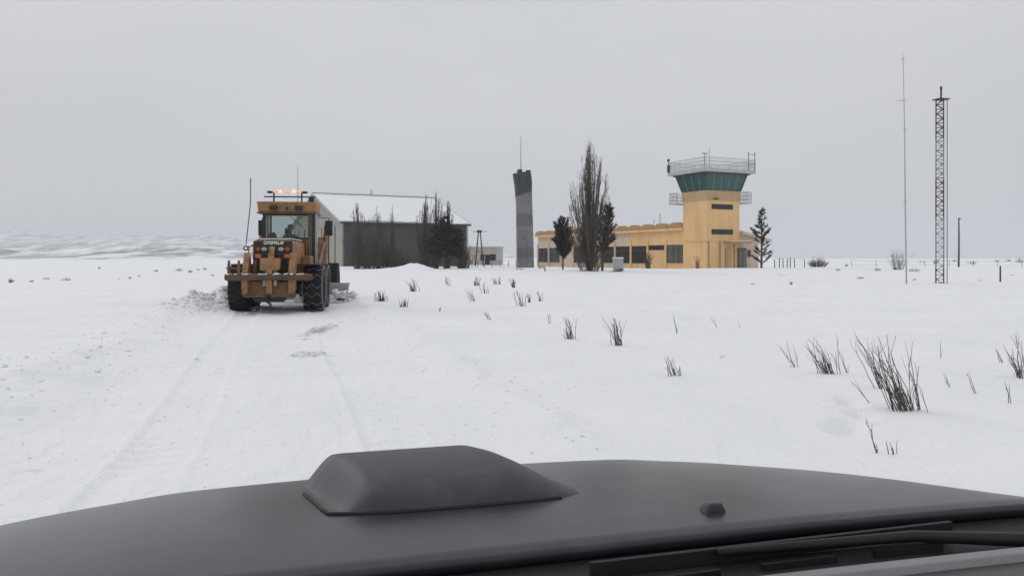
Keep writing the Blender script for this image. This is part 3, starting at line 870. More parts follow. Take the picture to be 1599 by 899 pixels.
def build_person(name, label, world_mat):
    """seated figure grown from a skeleton of joints; origin at the seat"""
    J = {'pel':(0,0,0.10,.15,.12),'bel':(0,0.02,0.26,.15,.12),'che':(0,0.03,0.46,.18,.13),'nk0':(0,0.04,0.60,.075,.075),'nk1':(0,0.06,0.67,.06,.06),
         'hd0':(0,0.08,0.74,.085,.095),'hd1':(0,0.08,0.84,.088,.10),'hd2':(0,0.07,0.91,.06,.07)}
    E = [('pel','bel'),('bel','che'),('che','nk0'),('nk0','nk1'),('nk1','hd0'),('hd0','hd1'),('hd1','hd2')]
    for s, n in ((-1,'l'),(1,'r')):
        J['sh'+n] = (0.20*s,0.03,0.54,.075,.07); J['el'+n] = (0.29*s,0.16,0.32,.052,.05); J['wr'+n] = (0.17*s,0.40,0.38,.035,.03)
        J['hn'+n] = (0.15*s,0.47,0.40,.035,.025)
        J['hp'+n] = (0.11*s,0.06,0.09,.10,.09); J['kn'+n] = (0.16*s,0.48,0.12,.075,.075); J['an'+n] = (0.15*s,0.55,-0.30,.045,.045); J['to'+n] = (0.15*s,0.68,-0.36,.04,.035)
        E += [('che','sh'+n),('sh'+n,'el'+n),('el'+n,'wr'+n),('wr'+n,'hn'+n),('pel','hp'+n),('hp'+n,'kn'+n),('kn'+n,'an'+n),('an'+n,'to'+n)]
        for q in range(5):
            k = 'f%d%s' % (q, n)
            if q == 4: J[k] = (0.11*s,0.47,0.43,.010,.010)
            else: J[k] = ((0.185-0.022*q)*s,0.535-0.008*abs(q-1),0.385,.009,.009)
            E.append(('hn'+n, k))
    ks = list(J); ix = {k:i for i,k in enumerate(ks)}
    me = bpy.data.meshes.new(name)
    me.from_pydata([J[k][:3] for k in ks], [(ix[a],ix[b]) for a,b in E], [])
    me.materials.append(MATS['clothes_dark'])
    o = bpy.data.objects.new(name, me); COL.objects.link(o)
    md = o.modifiers.new('skin','SKIN'); md.use_smooth_shade = True
    for i,k in enumerate(ks):
        if me.skin_vertices:
            me.skin_vertices[0].data[i].radius = J[k][3:5]
            me.skin_vertices[0].data[i].use_root = (k == 'pel')
    s = o.modifiers.new('sub','SUBSURF'); s.levels = 1; s.render_levels = 2
    o.matrix_world = world_mat
    cap = MB().sphere((0,0.075,0.885),0.112,14,8,(1,1.08,0.75)); cap.prism([(-0.08,0.15),(0.08,0.15),(0.06,0.27),(-0.06,0.27)],'z',0.885,0.90)
    cap.build('cap','clothes_dark',o,True)
    fc = MB().sphere((0,0.165,0.80),0.055,10,6,(1,0.5,1.1)); fc.tube([(0,0.18,0.825),(0,0.21,0.795)],[0.010,0.016],6)
    fc.build('face','skin',o,True)
    return tag(o, label, 'person')
bpy.context.view_layer.update()

def person_with_skin():
    mw = GR.matrix_world @ Matrix.Translation((0.02, 2.62, 1.90))
    return build_person('person', 'person in dark jacket and cap driving the grader in its cab', mw)
PERSON = person_with_skin()

# ------------------------------------------------------------------ hangar
def build_hangar():
    D = 112.0
    ax = (535-799.5)*D/F
    ang = math.atan2(0.485, 0.875)
    Ln, W, EH, PH = 19.6, 29.0, 6.55, 11.4
    T = thing('hangar', 'big hangar with dark side wall and snow covered gable roof', 'hangar', (ax, D, gz(ax, D)-0.15), ang)
    # local x runs along the dark long wall, y goes back across the gable end
    w_ = MB(); n = 46
    for k in range(n):                                    # ribbed steel sheets of the long wall
        a = Ln*k/n; b = Ln*(k+1)/n; m = a+(b-a)*0.62
        w_.box(a, m, 0.0, 0.16, 0, EH); w_.box(m, b, 0.05, 0.16, 0, EH)
    w_.build('side_wall', 'hangar_dark', T)
    MB().box(0, Ln, W-0.16, W, 0, EH).build('side_wall', 'hangar_dark', T)
    MB().prism([(0.162,0),(W-0.162,0),(W-0.162,EH),(W/2,PH),(0.162,EH)], 'x', Ln-0.2, Ln).build('gable_wall', 'hangar_gable', T)
    # gable end towards us: sheeted triangle above, door leaves below
    MB().prism([(0.162,EH-0.65),(W-0.162,EH-0.65),(W-0.162,EH-0.01),(W/2,PH-0.02),(0.162,EH-0.01)], 'x', 0.02, 0.3).build('gable_wall', 'hangar_gable', T)
    nd = 8
    for k in range(nd):
        a = 0.3+(W-0.6)*k/nd; b = 0.3+(W-0.6)*(k+1)/nd-0.22
        d = MB().box(0.10 if k % 2 else 0.02, 0.24 if k % 2 else 0.16, a, b, 0, EH-0.67).build('door_leaf', 'hangar_light', T)
        MB().box(-0.06, 0.20, b+0.03, b+0.19, 0, EH-0.67).build('door_post', 'dark_frame', d)
    MB().box(-0.02, 0.22, 0.0, 0.30, 0, EH-0.02).build('corner_post', 'hangar_light', T)
    # roof: two slopes with snow lying on them
    for s in (0, 1):
        y0, y1 = (-0.35, W/2) if s == 0 else (W+0.35, W/2)
        dz = (PH-EH)/(W/2)*0.35
        a = [(-0.5,y0,EH-dz),(Ln+0.5,y0,EH-dz),(Ln+0.5,y1,PH),(-0.5,y1,PH)]
        if s: a = [a[1],a[0],a[3],a[2]]
        MB().hexa(a, [(x,y,z+0.10) for x,y,z in a]).build('roof_slope', 'hangar_gable', T)
        ms = MB(); nx = 60; ny = 5; rs = random.Random(3+s); V = []; nrmz = 0.102
        edge = 0.5
        for i in range(nx+1):
            edge = min(max(edge+rs.uniform(-.18,.18), 0.10), 1.0)
            x = -0.48+(Ln+0.96)*i/nx
            for j in range(ny+1):
                f = j/ny; lo_ = edge*0.06
                f = lo_+(1-lo_)*f
                V.append((x, y0+(y1-y0)*f, (EH-dz)+(PH-EH+dz)*f + nrmz + (0.0 if j == 0 else 0.07+rs.uniform(-.02,.03))))
        ms.add(V, [(i*(ny+1)+j, (i+1)*(ny+1)+j, (i+1)*(ny+1)+j+1, i*(ny+1)+j+1) if s == 0 else (i*(ny+1)+j, i*(ny+1)+j+1, (i+1)*(ny+1)+j+1, (i+1)*(ny+1)+j) for i in range(nx) for j in range(ny)])
        ms.build('roof_snow', 'snow', T, True)
    MB().box(-0.5, Ln+0.5, W/2-0.25, W/2+0.25, PH+0.18, PH+0.30).build('ridge_cap', 'slab_grey', T)
    MB().box(-0.5, Ln+0.5, -0.50, -0.36, EH-0.30, EH-0.10).build('gutter', 'dark_frame', T)
    for xx in (-0.56, Ln+0.50):
        for (ya, za), (yb, zb_) in (((-0.36, EH-0.12), (W/2, PH+0.05)), ((W+0.36, EH-0.12), (W/2, PH+0.05))):
            lo4 = [(xx,ya,za-0.12),(xx+0.06,ya,za-0.12),(xx+0.06,yb,zb_-0.12),(xx,yb,zb_-0.12)]
            if ya > yb: lo4 = [lo4[3], lo4[2], lo4[1], lo4[0]]
            MB().hexa(lo4, [(x,y,z+0.30) for x,y,z in lo4]).build('barge_board', 'slab_grey', T)
    MB().tube([(9.2, W/2, PH+0.2),(9.2, W/2, PH+1.1)],0.14,8).build('roof_vent', 'slab_grey', T)
    MB().tube([(Ln-0.1,-0.40,EH-0.2),(Ln+0.05,-0.12,EH-0.6),(Ln+0.05,-0.12,0.2)],0.07,6).build('downpipe', 'hangar_light', T)
build_hangar()

# ------------------------------------------------------------------ small building behind the hangar
def build_hut():
    D = 176.0
    x0 = (722-799.5)*D/F; x1 = (778-799.5)*D/F
    T = thing('small_building', 'low pale pinkish building with flat snowy roof behind the hangar', 'building', (x1, D, 0.0), R(-8))
    L, H = x1-x0, 4.15
    MB().box(-L, 0, 0, 7, -0.2, H-0.3).build('wall', 'pinkish_wall', T)
    rf = MB().box(-L-0.2, 0.25, -0.3, 7.2, H-0.298, H-0.05).build('roof', 'slab_grey', T)
    MB().box(-L-0.15, 0.2, -0.25, 7.1, H-0.048, H+0.07).build('roof_snow', 'snow', rf)
    for px, wd, z0, z1 in ((753,0.9,0.9,2.4),(761,1.1,0.0,2.3),(769.5,1.3,1.0,2.4)):
        x = (px-799.5)*D/F - x1
        m = MB().box(x-wd/2, x+wd/2, -0.05, -0.004, z0, z1).build('door' if z0 == 0 else 'window', 'dark_frame', T)
        MB().box(x-wd/2+0.08, x+wd/2-0.08, -0.07, -0.052, z0+0.08, z1-0.08).build('pane', 'window_glass', m)
build_hut()

# ------------------------------------------------------------------ control tower and terminal
CXY = Vector(((1103-799.5)*101/F, 101.0, 0))
CANG = R(26)
CBASE = gz(CXY.x, CXY.y) - 0.1

def railing(name, pts, h, parent, mat, gap=0.28, r=0.025, rails=3, closed=False, base=0.0):
    m = MB()
    if closed: pts = pts + [pts[0]]
    for a, b in zip(pts[:-1], pts[1:]):
        a, b = Vector(a), Vector(b)
        for k in range(rails):
            z = base + h*(k+1)/rails
            m.tube([a+Vector((0,0,z)), b+Vector((0,0,z))], r, 4)
        n = max(1, int((b-a).length/gap))
        for k in range(n+1):
            p = a.lerp(b, k/n)
            m.tube([p, p+Vector((0,0,h))], r*(1.5 if k in (0,n) else 0.75), 4)
    return m.build(name, mat, parent)

def frustum_face(p0, p1, q0, q1, a, b, c, d):
    """a point patch on the quad p0-p1 (bottom) q0-q1 (top): u from a to b, v from c to d"""
    def at(u, v): return p0.lerp(p1, u).lerp(q0.lerp(q1, u), v)
    return [at(a,c), at(b,c), at(b,d), at(a,d)]

def slab_quad(m, quad, nrm, t0, t1):
    m.hexa([p + nrm*t0 for p in quad], [p + nrm*t1 for p in quad])

def build_tower():
    T = thing('control_tower', 'tan airport control tower with green glass cab and railings', 'tower', (CXY.x, CXY.y, CBASE), CANG)
    bw, bd = 5.5, 4.7
    MB().box(0, bw, 0, bd, -0.3, 8.9).build('shaft', 'tan_wall', T)
    # ground floor volume a little proud of the shaft
    MB().box(-0.10, bw+0.10, -0.10, bd-0.002, 3.62, 3.80).build('ledge', 'tan_wall', T)
    # strip windows on the face to the right
    for z in (4.50, 7.75):
        fr = MB().box(0.85, 4.35, -0.06, -0.003, z, z+0.66).build('window', 'dark_frame', T)
        for k in range(5):
            a = 0.92+0.68*k
            MB().box(a, a+0.60, -0.075, -0.062, z+0.08, z+0.58).build('pane', 'window_glass', fr)
    # doors and canopy
    cn = MB().box(2.9, 6.3, -1.35, -0.104, 3.35, 3.62).build('canopy', 'ochre_trim', T)
    MB().box(2.95, 6.25, -1.3, -0.2, 3.622, 3.72).build('canopy_snow', 'snow', cn)
    for x, wd, mt in ((3.55, 0.95, 'pale_wall'), (5.85, 1.45, 'window_glass_grey')):
        d = MB().box(x-wd/2, x+wd/2, -0.16, -0.104, 0.0, 2.75).build('door', 'dark_frame' if wd > 1 else 'sill_band', T)
        MB().box(x-wd/2+0.10, x+wd/2-0.10, -0.19, -0.162, 0.2, 2.62).build('pane' if wd > 1 else 'door_panel', mt if wd > 1 else 'sill_band', d)
        if wd > 1: MB().box(x-0.04, x+0.04, -0.21, -0.192, 0.2, 2.62).build('mullion', 'dark_frame', d)
    for x in (2.2, 0.35, 4.6):
        MB().box(x-0.06, x+0.06, -0.13, -0.003, 0, 3.6).build('pilaster', 'ochre_trim', T)
    # flared sill ring of the cab
    e = 0.10
    MB().box(-e, bw+e, -e, bd+e, 8.9, 10.15).build('cab_sill', 'sill_band', T)
    # walkway round the cab
    o = 1.75
    MB().box(-0.95, bw+o, bd+e+0.002, bd+o, 8.60, 8.72).build('walkway', 'slab_grey', T)
    MB().box(bw+e+0.002, bw+o, -0.4, bd+e, 8.60, 8.72).build('walkway', 'slab_grey', T)
    MB().box(1.1, 1.7, -e-0.25, -e-0.002, 9.0, 9.15).build('lamp_bracket', 'dark_frame', T)
    cs = [(bw+e,-0.35,8.72),(bw+o-.05,-0.35,8.72),(bw+o-.05,bd+o-.05,8.72),(-0.9,bd+o-.05,8.72),(-0.9,bd+e,8.72)]
    for i in range(4):
        railing('railing', [cs[i], cs[i+1]], 1.40, T, 'rail_grey', 0.22, 0.034)
    # glass cab, leaning outwards
    z0, z1, f = 10.15, 12.40, 0.72
    lo = [Vector(p) for p in ((-e,-e,z0),(bw+e,-e,z0),(bw+e,bd+e,z0),(-e,bd+e,z0))]
    hi = [Vector(p) for p in ((-f,-f,z1),(bw+f,-f,z1),(bw+f,bd+f,z1),(-f,bd+f,z1))]
    for i in range(4):
        p0, p1, q0, q1 = lo[i], lo[(i+1)%4], hi[i], hi[(i+1)%4]
        nr = (p1-p0).cross(q0-p0).normalized()
        n = 5 if i in (0, 2) else 4
        for k in range(n):
            m = MB(); slab_quad(m, frustum_face(p0,p1,q0,q1,(k+0.035)/n,(k+0.965)/n,0.03,0.97), nr, -0.06, -0.03)
            m.build('glass_pane', 'tower_glass', T)
        m = MB()
        for k in range(n+1):
            a = min(max(k/n-0.008, 0), 0.984)
            if k in (0, n): continue
            slab_quad(m, frustum_face(p0,p1,q0,q1,a,a+0.016,0.0,1.0), nr, -0.05, 0.0)
        m.build('window_frame', 'teal_frame', T)
        # blinds hanging behind some panes
        m = MB(); slab_quad(m, frustum_face(p0,p1,q0,q1,0.45 if i==0 else 0.4,0.95,0.25,0.97), nr, -0.35, -0.33)
        m.build('blind', 'curtain', T)
    m = MB()
    for a, b in zip(lo, hi): m.tube([a, b], 0.07, 6)
    m.build('corner_post', 'dark_frame', T)
    MB().box(-0.05, bw+0.05, -0.05, bd+0.05, 10.152, 10.2).build('cab_floor', 'interior_dark', T)
    MB().box(1.2, 4.2, 1.2, 3.6, 10.21, 12.38).build('cab_core', 'interior_dark', T)
    # roof slab, parapet railing, aerials
    o = 1.45
    rf = MB().box(-o, bw+o, -o, bd+o, 12.42, 12.80).build('roof', 'slab_grey', T)
    MB().box(-o+0.1, bw+o-0.1, -o+0.1, bd+o-0.1, 12.802, 12.90).build('roof_snow', 'snow', rf)
    MB().box(-o+0.5, bw+o-0.5, -o+0.5, bd+o-0.5, 12.25, 12.41).build('soffit', 'dark_frame', T)
    cs = [(-o+.06,-o+.06,12.80),(bw+o-.06,-o+.06,12.80),(bw+o-.06,bd+o-.06,12.80),(-o+.06,bd+o-.06,12.80)]
    for i in range(4):
        railing('railing', [cs[i], cs[(i+1)%4]], 1.40, T, 'rail_grey', 0.21, 0.036)
    MB().tube([(1.5,1.2,12.9),(1.5,1.2,14.3),(1.5,1.2,16.1)],[0.06,0.05,0.03],6).build('aerial', 'rail_grey', T)
    a = MB(); a.tube([(0.55,1.0,12.9),(0.55,1.0,15.0)],0.06,6); a.box(0.25,0.95,0.85,1.15,14.9,15.08); a.build('aerial', 'rail_grey', T)
    a = MB()
    for x in (bw+o-1.15, bw+o-0.1):
        a.tube([(x,-o+.1,12.8),(x,-o+.1,15.2)],0.045,6)
    for z in (13.6, 14.9): a.tube([(bw+o-1.3,-o+.1,z),(bw+o,-o+.1,z)],0.03,5)
    a.build('aerial_frame', 'dark_frame', T)
    a = MB(); a.tube([(-o+.05,bd+o-.1,12.8),(-o+.05,bd+o-.1,14.5)],0.05,6); a.sphere((-o+.05,bd+o-.1,14.55),0.2,8,5); a.box(-o-.1,-o+.2,bd+o-.3,bd+o,12.9,13.9)
    a.build('floodlight', 'dark_frame', T)
    # annex to the right with its own shed roof
    MB().prism([(bw+0.002,-0.3),(8.9,-0.3),(8.9,3.95),(bw+0.002,4.62)], 'y', 0.15, 6.0).build('annex_wall', 'pale_wall', T)
    A = [(bw-0.25,-0.7,4.66),(10.5,-0.7,3.62),(10.5,6.5,3.62),(bw-0.25,6.5,4.66)]
    A[0] = (bw+0.003,-0.7,4.63); A[3] = (bw+0.003,6.5,4.63)
    r = MB().hexa(A, [(x,y,z+0.32) for x,y,z in A]).build('annex_roof', 'pale_wall', T)
    q = [(x,y,z+0.322) for x,y,z in A]
    MB().hexa(q, [(x,y,z+0.10) for x,y,z in q]).build('roof_snow', 'snow', r)
    # a small plaque and lamp on the annex wall
    MB().box(7.0,7.5,0.05,0.146,1.6,2.5).build('meter_box', 'dark_frame', T)
build_tower()

def build_terminal():
    T = thing('terminal_building', 'long low tan airport terminal with scalloped roof edge beside the control tower', 'building', (CXY.x, CXY.y, CBASE), CANG)
    y0, y1, x0, x1 = 4.71, 46.8, 0.35, 7.0
    H = 5.15
    n = 10
    bay = (y1-y0)/n
    # wall with real openings: piers, sill walls, head walls per bay
    for k in range(n):
        a, b = y0+bay*k, y0+bay*(k+1)
        mat = 'tan_wall' if k < 3 else 'pale_wall'
        kind = ('big','high','glaz','glaz','glaz','blank','glaz','blank','glaz','glaz')[k]
        w_ = MB()
        if kind == 'blank':
            w_.box(x0, x0+0.35, a, b, -0.3, H)
        else:
            s0, s1 = {'big':(0.75,3.25),'high':(2.55,3.25),'glaz':(0.65,3.20)}[kind]
            w_.box(x0, x0+0.35, a, a+0.2, -0.3, H); w_.box(x0, x0+0.35, b-0.2, b, -0.3, H)
            w_.box(x0, x0+0.35, a+0.2, b-0.2, -0.3, s0); w_.box(x0, x0+0.35, a+0.2, b-0.2, s1, H)
        w_.build('wall', mat, T)
        MB().box(x0-0.14, x0-0.003, b-0.16, b+0.16, -0.2, H-1.2).build('pier', mat, T)
        if kind != 'blank':
            f = MB(); e = 0.10
            f.box(x0+0.02, x0+0.14, a+0.2, b-0.2, s1-e, s1); f.box(x0+0.02, x0+0.14, a+0.2, b-0.2, s0, s0+e)
            f.box(x0+0.02, x0+0.14, a+0.2, a+0.2+e, s0+e, s1-e); f.box(x0+0.02, x0+0.14, b-0.2-e, b-0.2, s0+e, s1-e)
            nm = 3 if kind == 'big' else 5
            ps = a+0.2+e; pw = (b-a-0.4-2*e)/nm
            for q in range(1, nm): f.box(x0+0.03, x0+0.13, ps+pw*q-0.04, ps+pw*q+0.04, s0+e, s1-e)
            if kind != 'high': f.box(x0+0.035, x0+0.125, ps, ps+pw*nm, s1-0.72, s1-0.63)
            fo = f.build('window', 'dark_frame', T)
            for q in range(nm):
                MB().box(x0+0.07, x0+0.09, ps+pw*q+0.042, ps+pw*(q+1)-0.042, s0+e+.002, s1-e-.002).build('pane', 'window_glass_grey' if kind == 'big' else 'window_glass', fo)
            if kind == 'glaz' and k in (2, 3, 4):
                rr = random.Random(k)
                for q in range(nm):
                    if rr.random() < 0.6:
                        MB().box(x0+0.13, x0+0.16, ps+pw*q+0.15, ps+pw*q+0.32, s0+e, s1-0.75).build('mullion', 'white_metal', fo)
            MB().box(x0-0.06, x0-0.004, a+0.25, b-0.25, s0-0.10, s0-0.01).build('sill', mat, T)
    MB().box(x0+0.36, x0+0.5, y0+0.01, y1, -0.3, H).build('inner_wall', 'interior_dark', T)
    MB().box(x0+0.5, x1, y1-0.3, y1, -0.3, H).build('end_wall', 'pale_wall', T)
    MB().box(x1-0.3, x1, y0+0.01, y1-0.31, -0.3, H).build('back_wall', 'pale_wall', T)
    # eaves slab and the row of shallow vaults
    MB().box(x0-0.55, x1+0.4, y0, y1+0.3, H+0.002, H+0.30).build('eaves', 'tan_wall', T)
    nv = 13; vw = (y1+0.3-y0)/nv
    v = None
    for k in range(nv):
        c = y0+vw*(k+0.5)
        if v is None:
            pts = []; m = 10
            for q in range(m+1):
                a = math.pi*q/m
                pts.append((-math.cos(a)*vw*0.49, 0.80*math.sin(a)**0.85 if 0 < q < m else 0.0))
            inn = [(p[0]*0.90, max(p[1]-0.16, -0.0)) for p in pts]
            v = MB().prism(pts, 'x', x0-0.50, x1+0.3).build('roof_vault', 'ochre_trim', T, loc=(0, c, H+0.304))
            sp = [(p[0]*0.93, p[1]*0.985+0.02) for p in pts]; sp2 = [(p[0]*0.80, p[1]+0.10*math.sin(math.pi*i/m)) for i, p in enumerate(sp)]
            s = MB().prism([(p[0]*0.86, p[1]*1.0+0.09) for p in pts[1:-1]], 'x', x0+0.2, x1+0.2).build('vault_snow', 'snow', v)
            sv = s
        else:
            c_ = copy_part(v, T, (0, c, H+0.304)); copy_part(sv, c_)
    # roof aerial stubs
    for yy, h in ((16.5, 2.2), (18.0, 1.5)):
        MB().tube([(5, yy, H+0.3),(5, yy, H+0.7+h)],0.07,6).build('roof_pipe', 'galvanised', T)
build_terminal()

# ------------------------------------------------------------------ concrete pylon
def build_pylon():
    D = 108.0
    p = GP(819.5, D)
    T = thing('concrete_pylon', 'tall grey concrete pylon with dark slate cap and thin mast', 'pylon', (p.x, p.y, p.z-0.2), R(4))
    k = D/F
    def X(px): return (px-819.5)*k
    def Z(py): return CZ + (YH-py)*k - p.z + 0.2
    levels = [(420, 807.5, 833), (380, 807.2, 832), (345, 806.8, 831), (318, 806.5, 830), (301, 805.5, 829.5)]
    dep = 1.1
    ks = 7; segs = []
    def lr(py):
        for (a, l0, r0), (b, l1, r1) in zip(levels[:-1], levels[1:]):
            if py >= b:
                u = (a-py)/(a-b); return l0+(l1-l0)*u, r0+(r1-r0)*u
        return levels[-1][1:]
    for i in range(ks):
        a = 420-(420-301)*i/ks; b = 420-(420-301)*(i+1)/ks
        (l0, r0), (l1, r1) = lr(a), lr(b)
        za, zb = max(Z(a), 0), Z(b)-0.03
        top = 0.45 if i == ks-1 else 0
        MB().hexa([(X(l0),-dep,za),(X(r0),-dep,za),(X(r0),dep,za),(X(l0),dep,za)],
               [(X(l1),-dep,zb-top),(X(r1),-dep,zb+top),(X(r1),dep,zb+top),(X(l1),dep,zb-top)]).build('shaft_segment', ('concrete','concrete_dark','concrete')[i % 3], T)
    MB().box(X(809), X(828), -dep+0.08, dep-0.08, 0, Z(305)).build('shaft_core', 'concrete_dark', T)
    # cap in curved slate panels, ragged at the top
    n = 4
    for q in range(n):
        u0, u1 = q/n, (q+1)/n
        m = MB(); ls = []
        for j in range(7):
            v = j/6
            l = 805.3 + (801.2-805.3)*v**1.7; r = 829.6 + (827.5-829.6)*v**1.6 + 0.8*math.sin(v*3.14)
            topz = (272, 266, 270, 267)[q]
            zl = Z(307.5 - (307.5-topz)*v); zr = Z(299.0 - (299.0-topz)*v)
            def zz(u): return zl + (zr-zl)*u
            ls.append([(X(l+(r-l)*u0), -dep-0.08, zz(u0)), (X(l+(r-l)*u1)-0.03, -dep-0.08, zz(u1)), (X(l+(r-l)*u1)-0.03, dep+0.08, zz(u1)), (X(l+(r-l)*u0), dep+0.08, zz(u0))])
        for a, b in zip(ls[:-1], ls[1:]): m.hexa(a, b)
        m.build('cap_panel', 'dark_slate', T)
    m = MB(); m.tube([(X(813.5),0,Z(272)),(X(813.3),0,Z(240)),(X(813.2),0,Z(211))],[0.09,0.07,0.03],6)
    m.build('mast', 'galvanised', T)
build_pylon()

# ------------------------------------------------------------------ vegetation generators
def branch(m, p, d, L, r, rnd, seg=4, bend=0.12, up=0.1, n=3):
    pts = [Vector(p)]; d = Vector(d).normalized(); rad = [r]
    for i in range(seg):
        d = (d + Vector((rnd.gauss(0,bend), rnd.gauss(0,bend), rnd.gauss(0,bend)*0.6+up))).normalized()
        pts.append(pts[-1] + d*L/seg); rad.append(max(r*(1-(i+1)/seg)*0.9 + 0.1*r, 0.004))
    m.tube(pts, rad, n, cap=False)
    return pts

def poplar(label, base, H, spread, seed, limbs, twigs, mat='twig', group=None, name='poplar_tree', thick=1.0, lean=0.0):
    rnd = random.Random(seed)
    T = thing(name, label, 'tree', base, 0, group)
    m = MB()
    tr = [(0,0,-0.3)]
    for i in range(1, 9): tr.append((lean*H*(i/8)**1.5 + rnd.uniform(-.05,.05)*H*0.03, rnd.uniform(-.05,.05)*H*0.03, H*0.93*i/8))
    r0 = 0.019*H*thick
    m.tube(tr, [r0*(1-0.93*i/8) for i in range(9)], 8)
    m.build('trunk', 'bark' if 'pale' not in mat else 'bark_pale', T, True)
    c = MB()
    env = ((0,.35),(.12,.75),(.28,1.0),(.50,.95),(.66,.80),(.82,.50),(.94,.18),(1.0,.03))
    def er(f):
        for (a, ra), (b, rb) in zip(env[:-1], env[1:]):
            if f <= b: return spread*(ra+(rb-ra)*(f-a)/(b-a))
        return 0.02
    for k in range(limbs):
        f = 0.24 + 0.76*((k+rnd.random())/limbs)**0.85
        a = rnd.uniform(0, 2*math.pi); rr = er(f)*rnd.random()**0.36
        tip = Vector((math.cos(a)*rr + lean*H*f, math.sin(a)*rr, H*f*rnd.uniform(.97,1.02)))
        fs = max(0.012, f*rnd.uniform(0.0, 0.42) - 0.04)
        st = Vector((lean*H*fs**1.5, 0, H*fs))
        kn = Vector((tip.x*0.62, tip.y*0.62, st.z + (tip.z-st.z)*0.38))
        pts = []
        for q in range(7):
            t = q/6
            p = st*(1-t)**2 + kn*2*t*(1-t) + tip*t*t
            pts.append(p + Vector((rnd.gauss(0,.006), rnd.gauss(0,.006), 0))*H*min(t*2,1))
        r = 0.0045*H*thick*rnd.uniform(.6,1.2)
        c.tube(pts, [r*(1-0.85*q/6) for q in range(7)], 4, cap=False)
        for q in range(twigs):
            g = rnd.uniform(0.9, 5.95); i = min(int(g), 5)
            b = pts[i].lerp(pts[i+1], g-i)
            aa = rnd.uniform(0, 2*math.pi); tt = rnd.uniform(0.12, 0.5)
            L2 = rnd.uniform(0.03, 0.10)*H
            pp = branch(c, b, Vector((math.cos(aa)*tt, math.sin(aa)*tt, 1)), L2, 0.0012*H*thick, rnd, 3, 0.09, 0.10, 3)
            if rnd.random() < 0.5:
                aa = rnd.uniform(0, 6.28)
                branch(c, pp[1], Vector((math.cos(aa)*.5, math.sin(aa)*.5, 1)), L2*0.6, 0.0009*H*thick, rnd, 2, 0.1, 0.1, 3)
    c.build('crown', mat, T)
    return T

def bare_shrub(label, base, H, spread, seed, stems, mat='twig', group=None, name='bare_shrub', cat='shrub', r=0.012, twigs=4, bend=0.12):
    rnd = random.Random(seed)
    m = MB()
    for k in range(stems):
        a = rnd.uniform(0, 6.283); o = rnd.random()**0.6
        L = H*rnd.uniform(0.55, 1.05)*(1-0.35*o)
        tl = math.atan2(spread*o, H)
        d = Vector((math.cos(a)*math.sin(tl), math.sin(a)*math.sin(tl), math.cos(tl)))
        p = Vector((math.cos(a)*spread*0.5*o, math.sin(a)*spread*0.5*o, -0.05))
        pts = branch(m, p, d, L, r*rnd.uniform(.7,1.2), rnd, 4, bend, 0.05, 3)
        for q in range(twigs):
            g = rnd.uniform(0.8, 3.9); i = int(g); b = pts[i].lerp(pts[i+1], g-i)
            aa = rnd.uniform(0, 6.283)
            branch(m, b, Vector((math.cos(aa)*.7, math.sin(aa)*.7, 0.9)), L*rnd.uniform(.15,.35), r*0.5, rnd, 2, 0.15, 0.08, 3)
    o = m.build(name, mat, None, loc=base)
    return tag(o, label, cat, group)

def pine(label, base, H, spread, seed, whorls, per, mat='needles', top=0.04, start=0.14, dens=26, nl=0.32, upt=0.25, group=None, name='pine_tree', lean=0.0, gap=0.0, taper=0.88, jit=0.26):
    rnd = random.Random(seed)
    T = thing(name, label, 'tree', base, 0, group)
    tr = [(lean*H*(i/6)**1.3, 0, -0.3+(H+0.2)*i/6) for i in range(7)]
    m = MB(); m.tube(tr, [0.022*H*(1-0.9*i/6) for i in range(7)], 8); m.build('trunk', 'bark', T, True)
    b = MB(); c = MB()
    for k in range(whorls):
        f = start + (1-start-top)*k/(whorls-1)
        z = H*f
        for j in range(per):
            if rnd.random() < gap: continue
            a = 2*math.pi*(j+rnd.uniform(-.35,.35))/per + k*1.9
            L = spread*(1-((f-start)/(1-start))**1.15*taper)*rnd.uniform(0.86-jit, 0.86+jit)
            if f < 0.3: L *= 0.75+0.8*(f-start)
            zz = z + rnd.uniform(-.4,.4)*H/whorls
            d = Vector((math.cos(a), math.sin(a), upt+rnd.uniform(-.12,.2)))
            pts = branch(b, (lean*H*f**1.3, 0, zz), d, L, 0.006*H*(1-0.6*f), rnd, 4, 0.07, 0.08, 3)
            nn = int(dens*L)+6
            for q in range(nn):
                g = (rnd.random()**0.62)*3.98; i = int(g); p = pts[i].lerp(pts[i+1], g-i)
                dd = (pts[i+1]-pts[i]).normalized()
                v = (dd*0.7 + Vector((rnd.gauss(0,.55), rnd.gauss(0,.55), rnd.gauss(0.28,.4)))).normalized()
                l = nl*rnd.uniform(.6,1.25); s = v.cross(Vector((rnd.random()-.5, rnd.random()-.5, rnd.random()-.5))).normalized()*l*0.085
                s2 = v.cross(s).normalized()*l*0.085
                e = p+v*l
                c.add([p-s, p+s, e, p-s2, p+s2], [(0,1,2),(3,4,2)])
    for q in range(40):                                     # leading shoot
        z = H*rnd.uniform(0.88, 1.0); p = Vector((lean*H, 0, z)); v = Vector((rnd.gauss(0,.35), rnd.gauss(0,.35), 1)).normalized()
        l = nl*0.9; s = v.cross(Vector((1,0.3,0))).normalized()*l*0.08
        c.add([p-s, p+s, p+v*l], [(0,1,2)])
    b.build('branches', 'bark', T)
    c.build('crown', mat, T)
    return T

def at(px, D, dz=0.0):
    p = GP(px, D); return (p.x, p.y, p.z+dz)

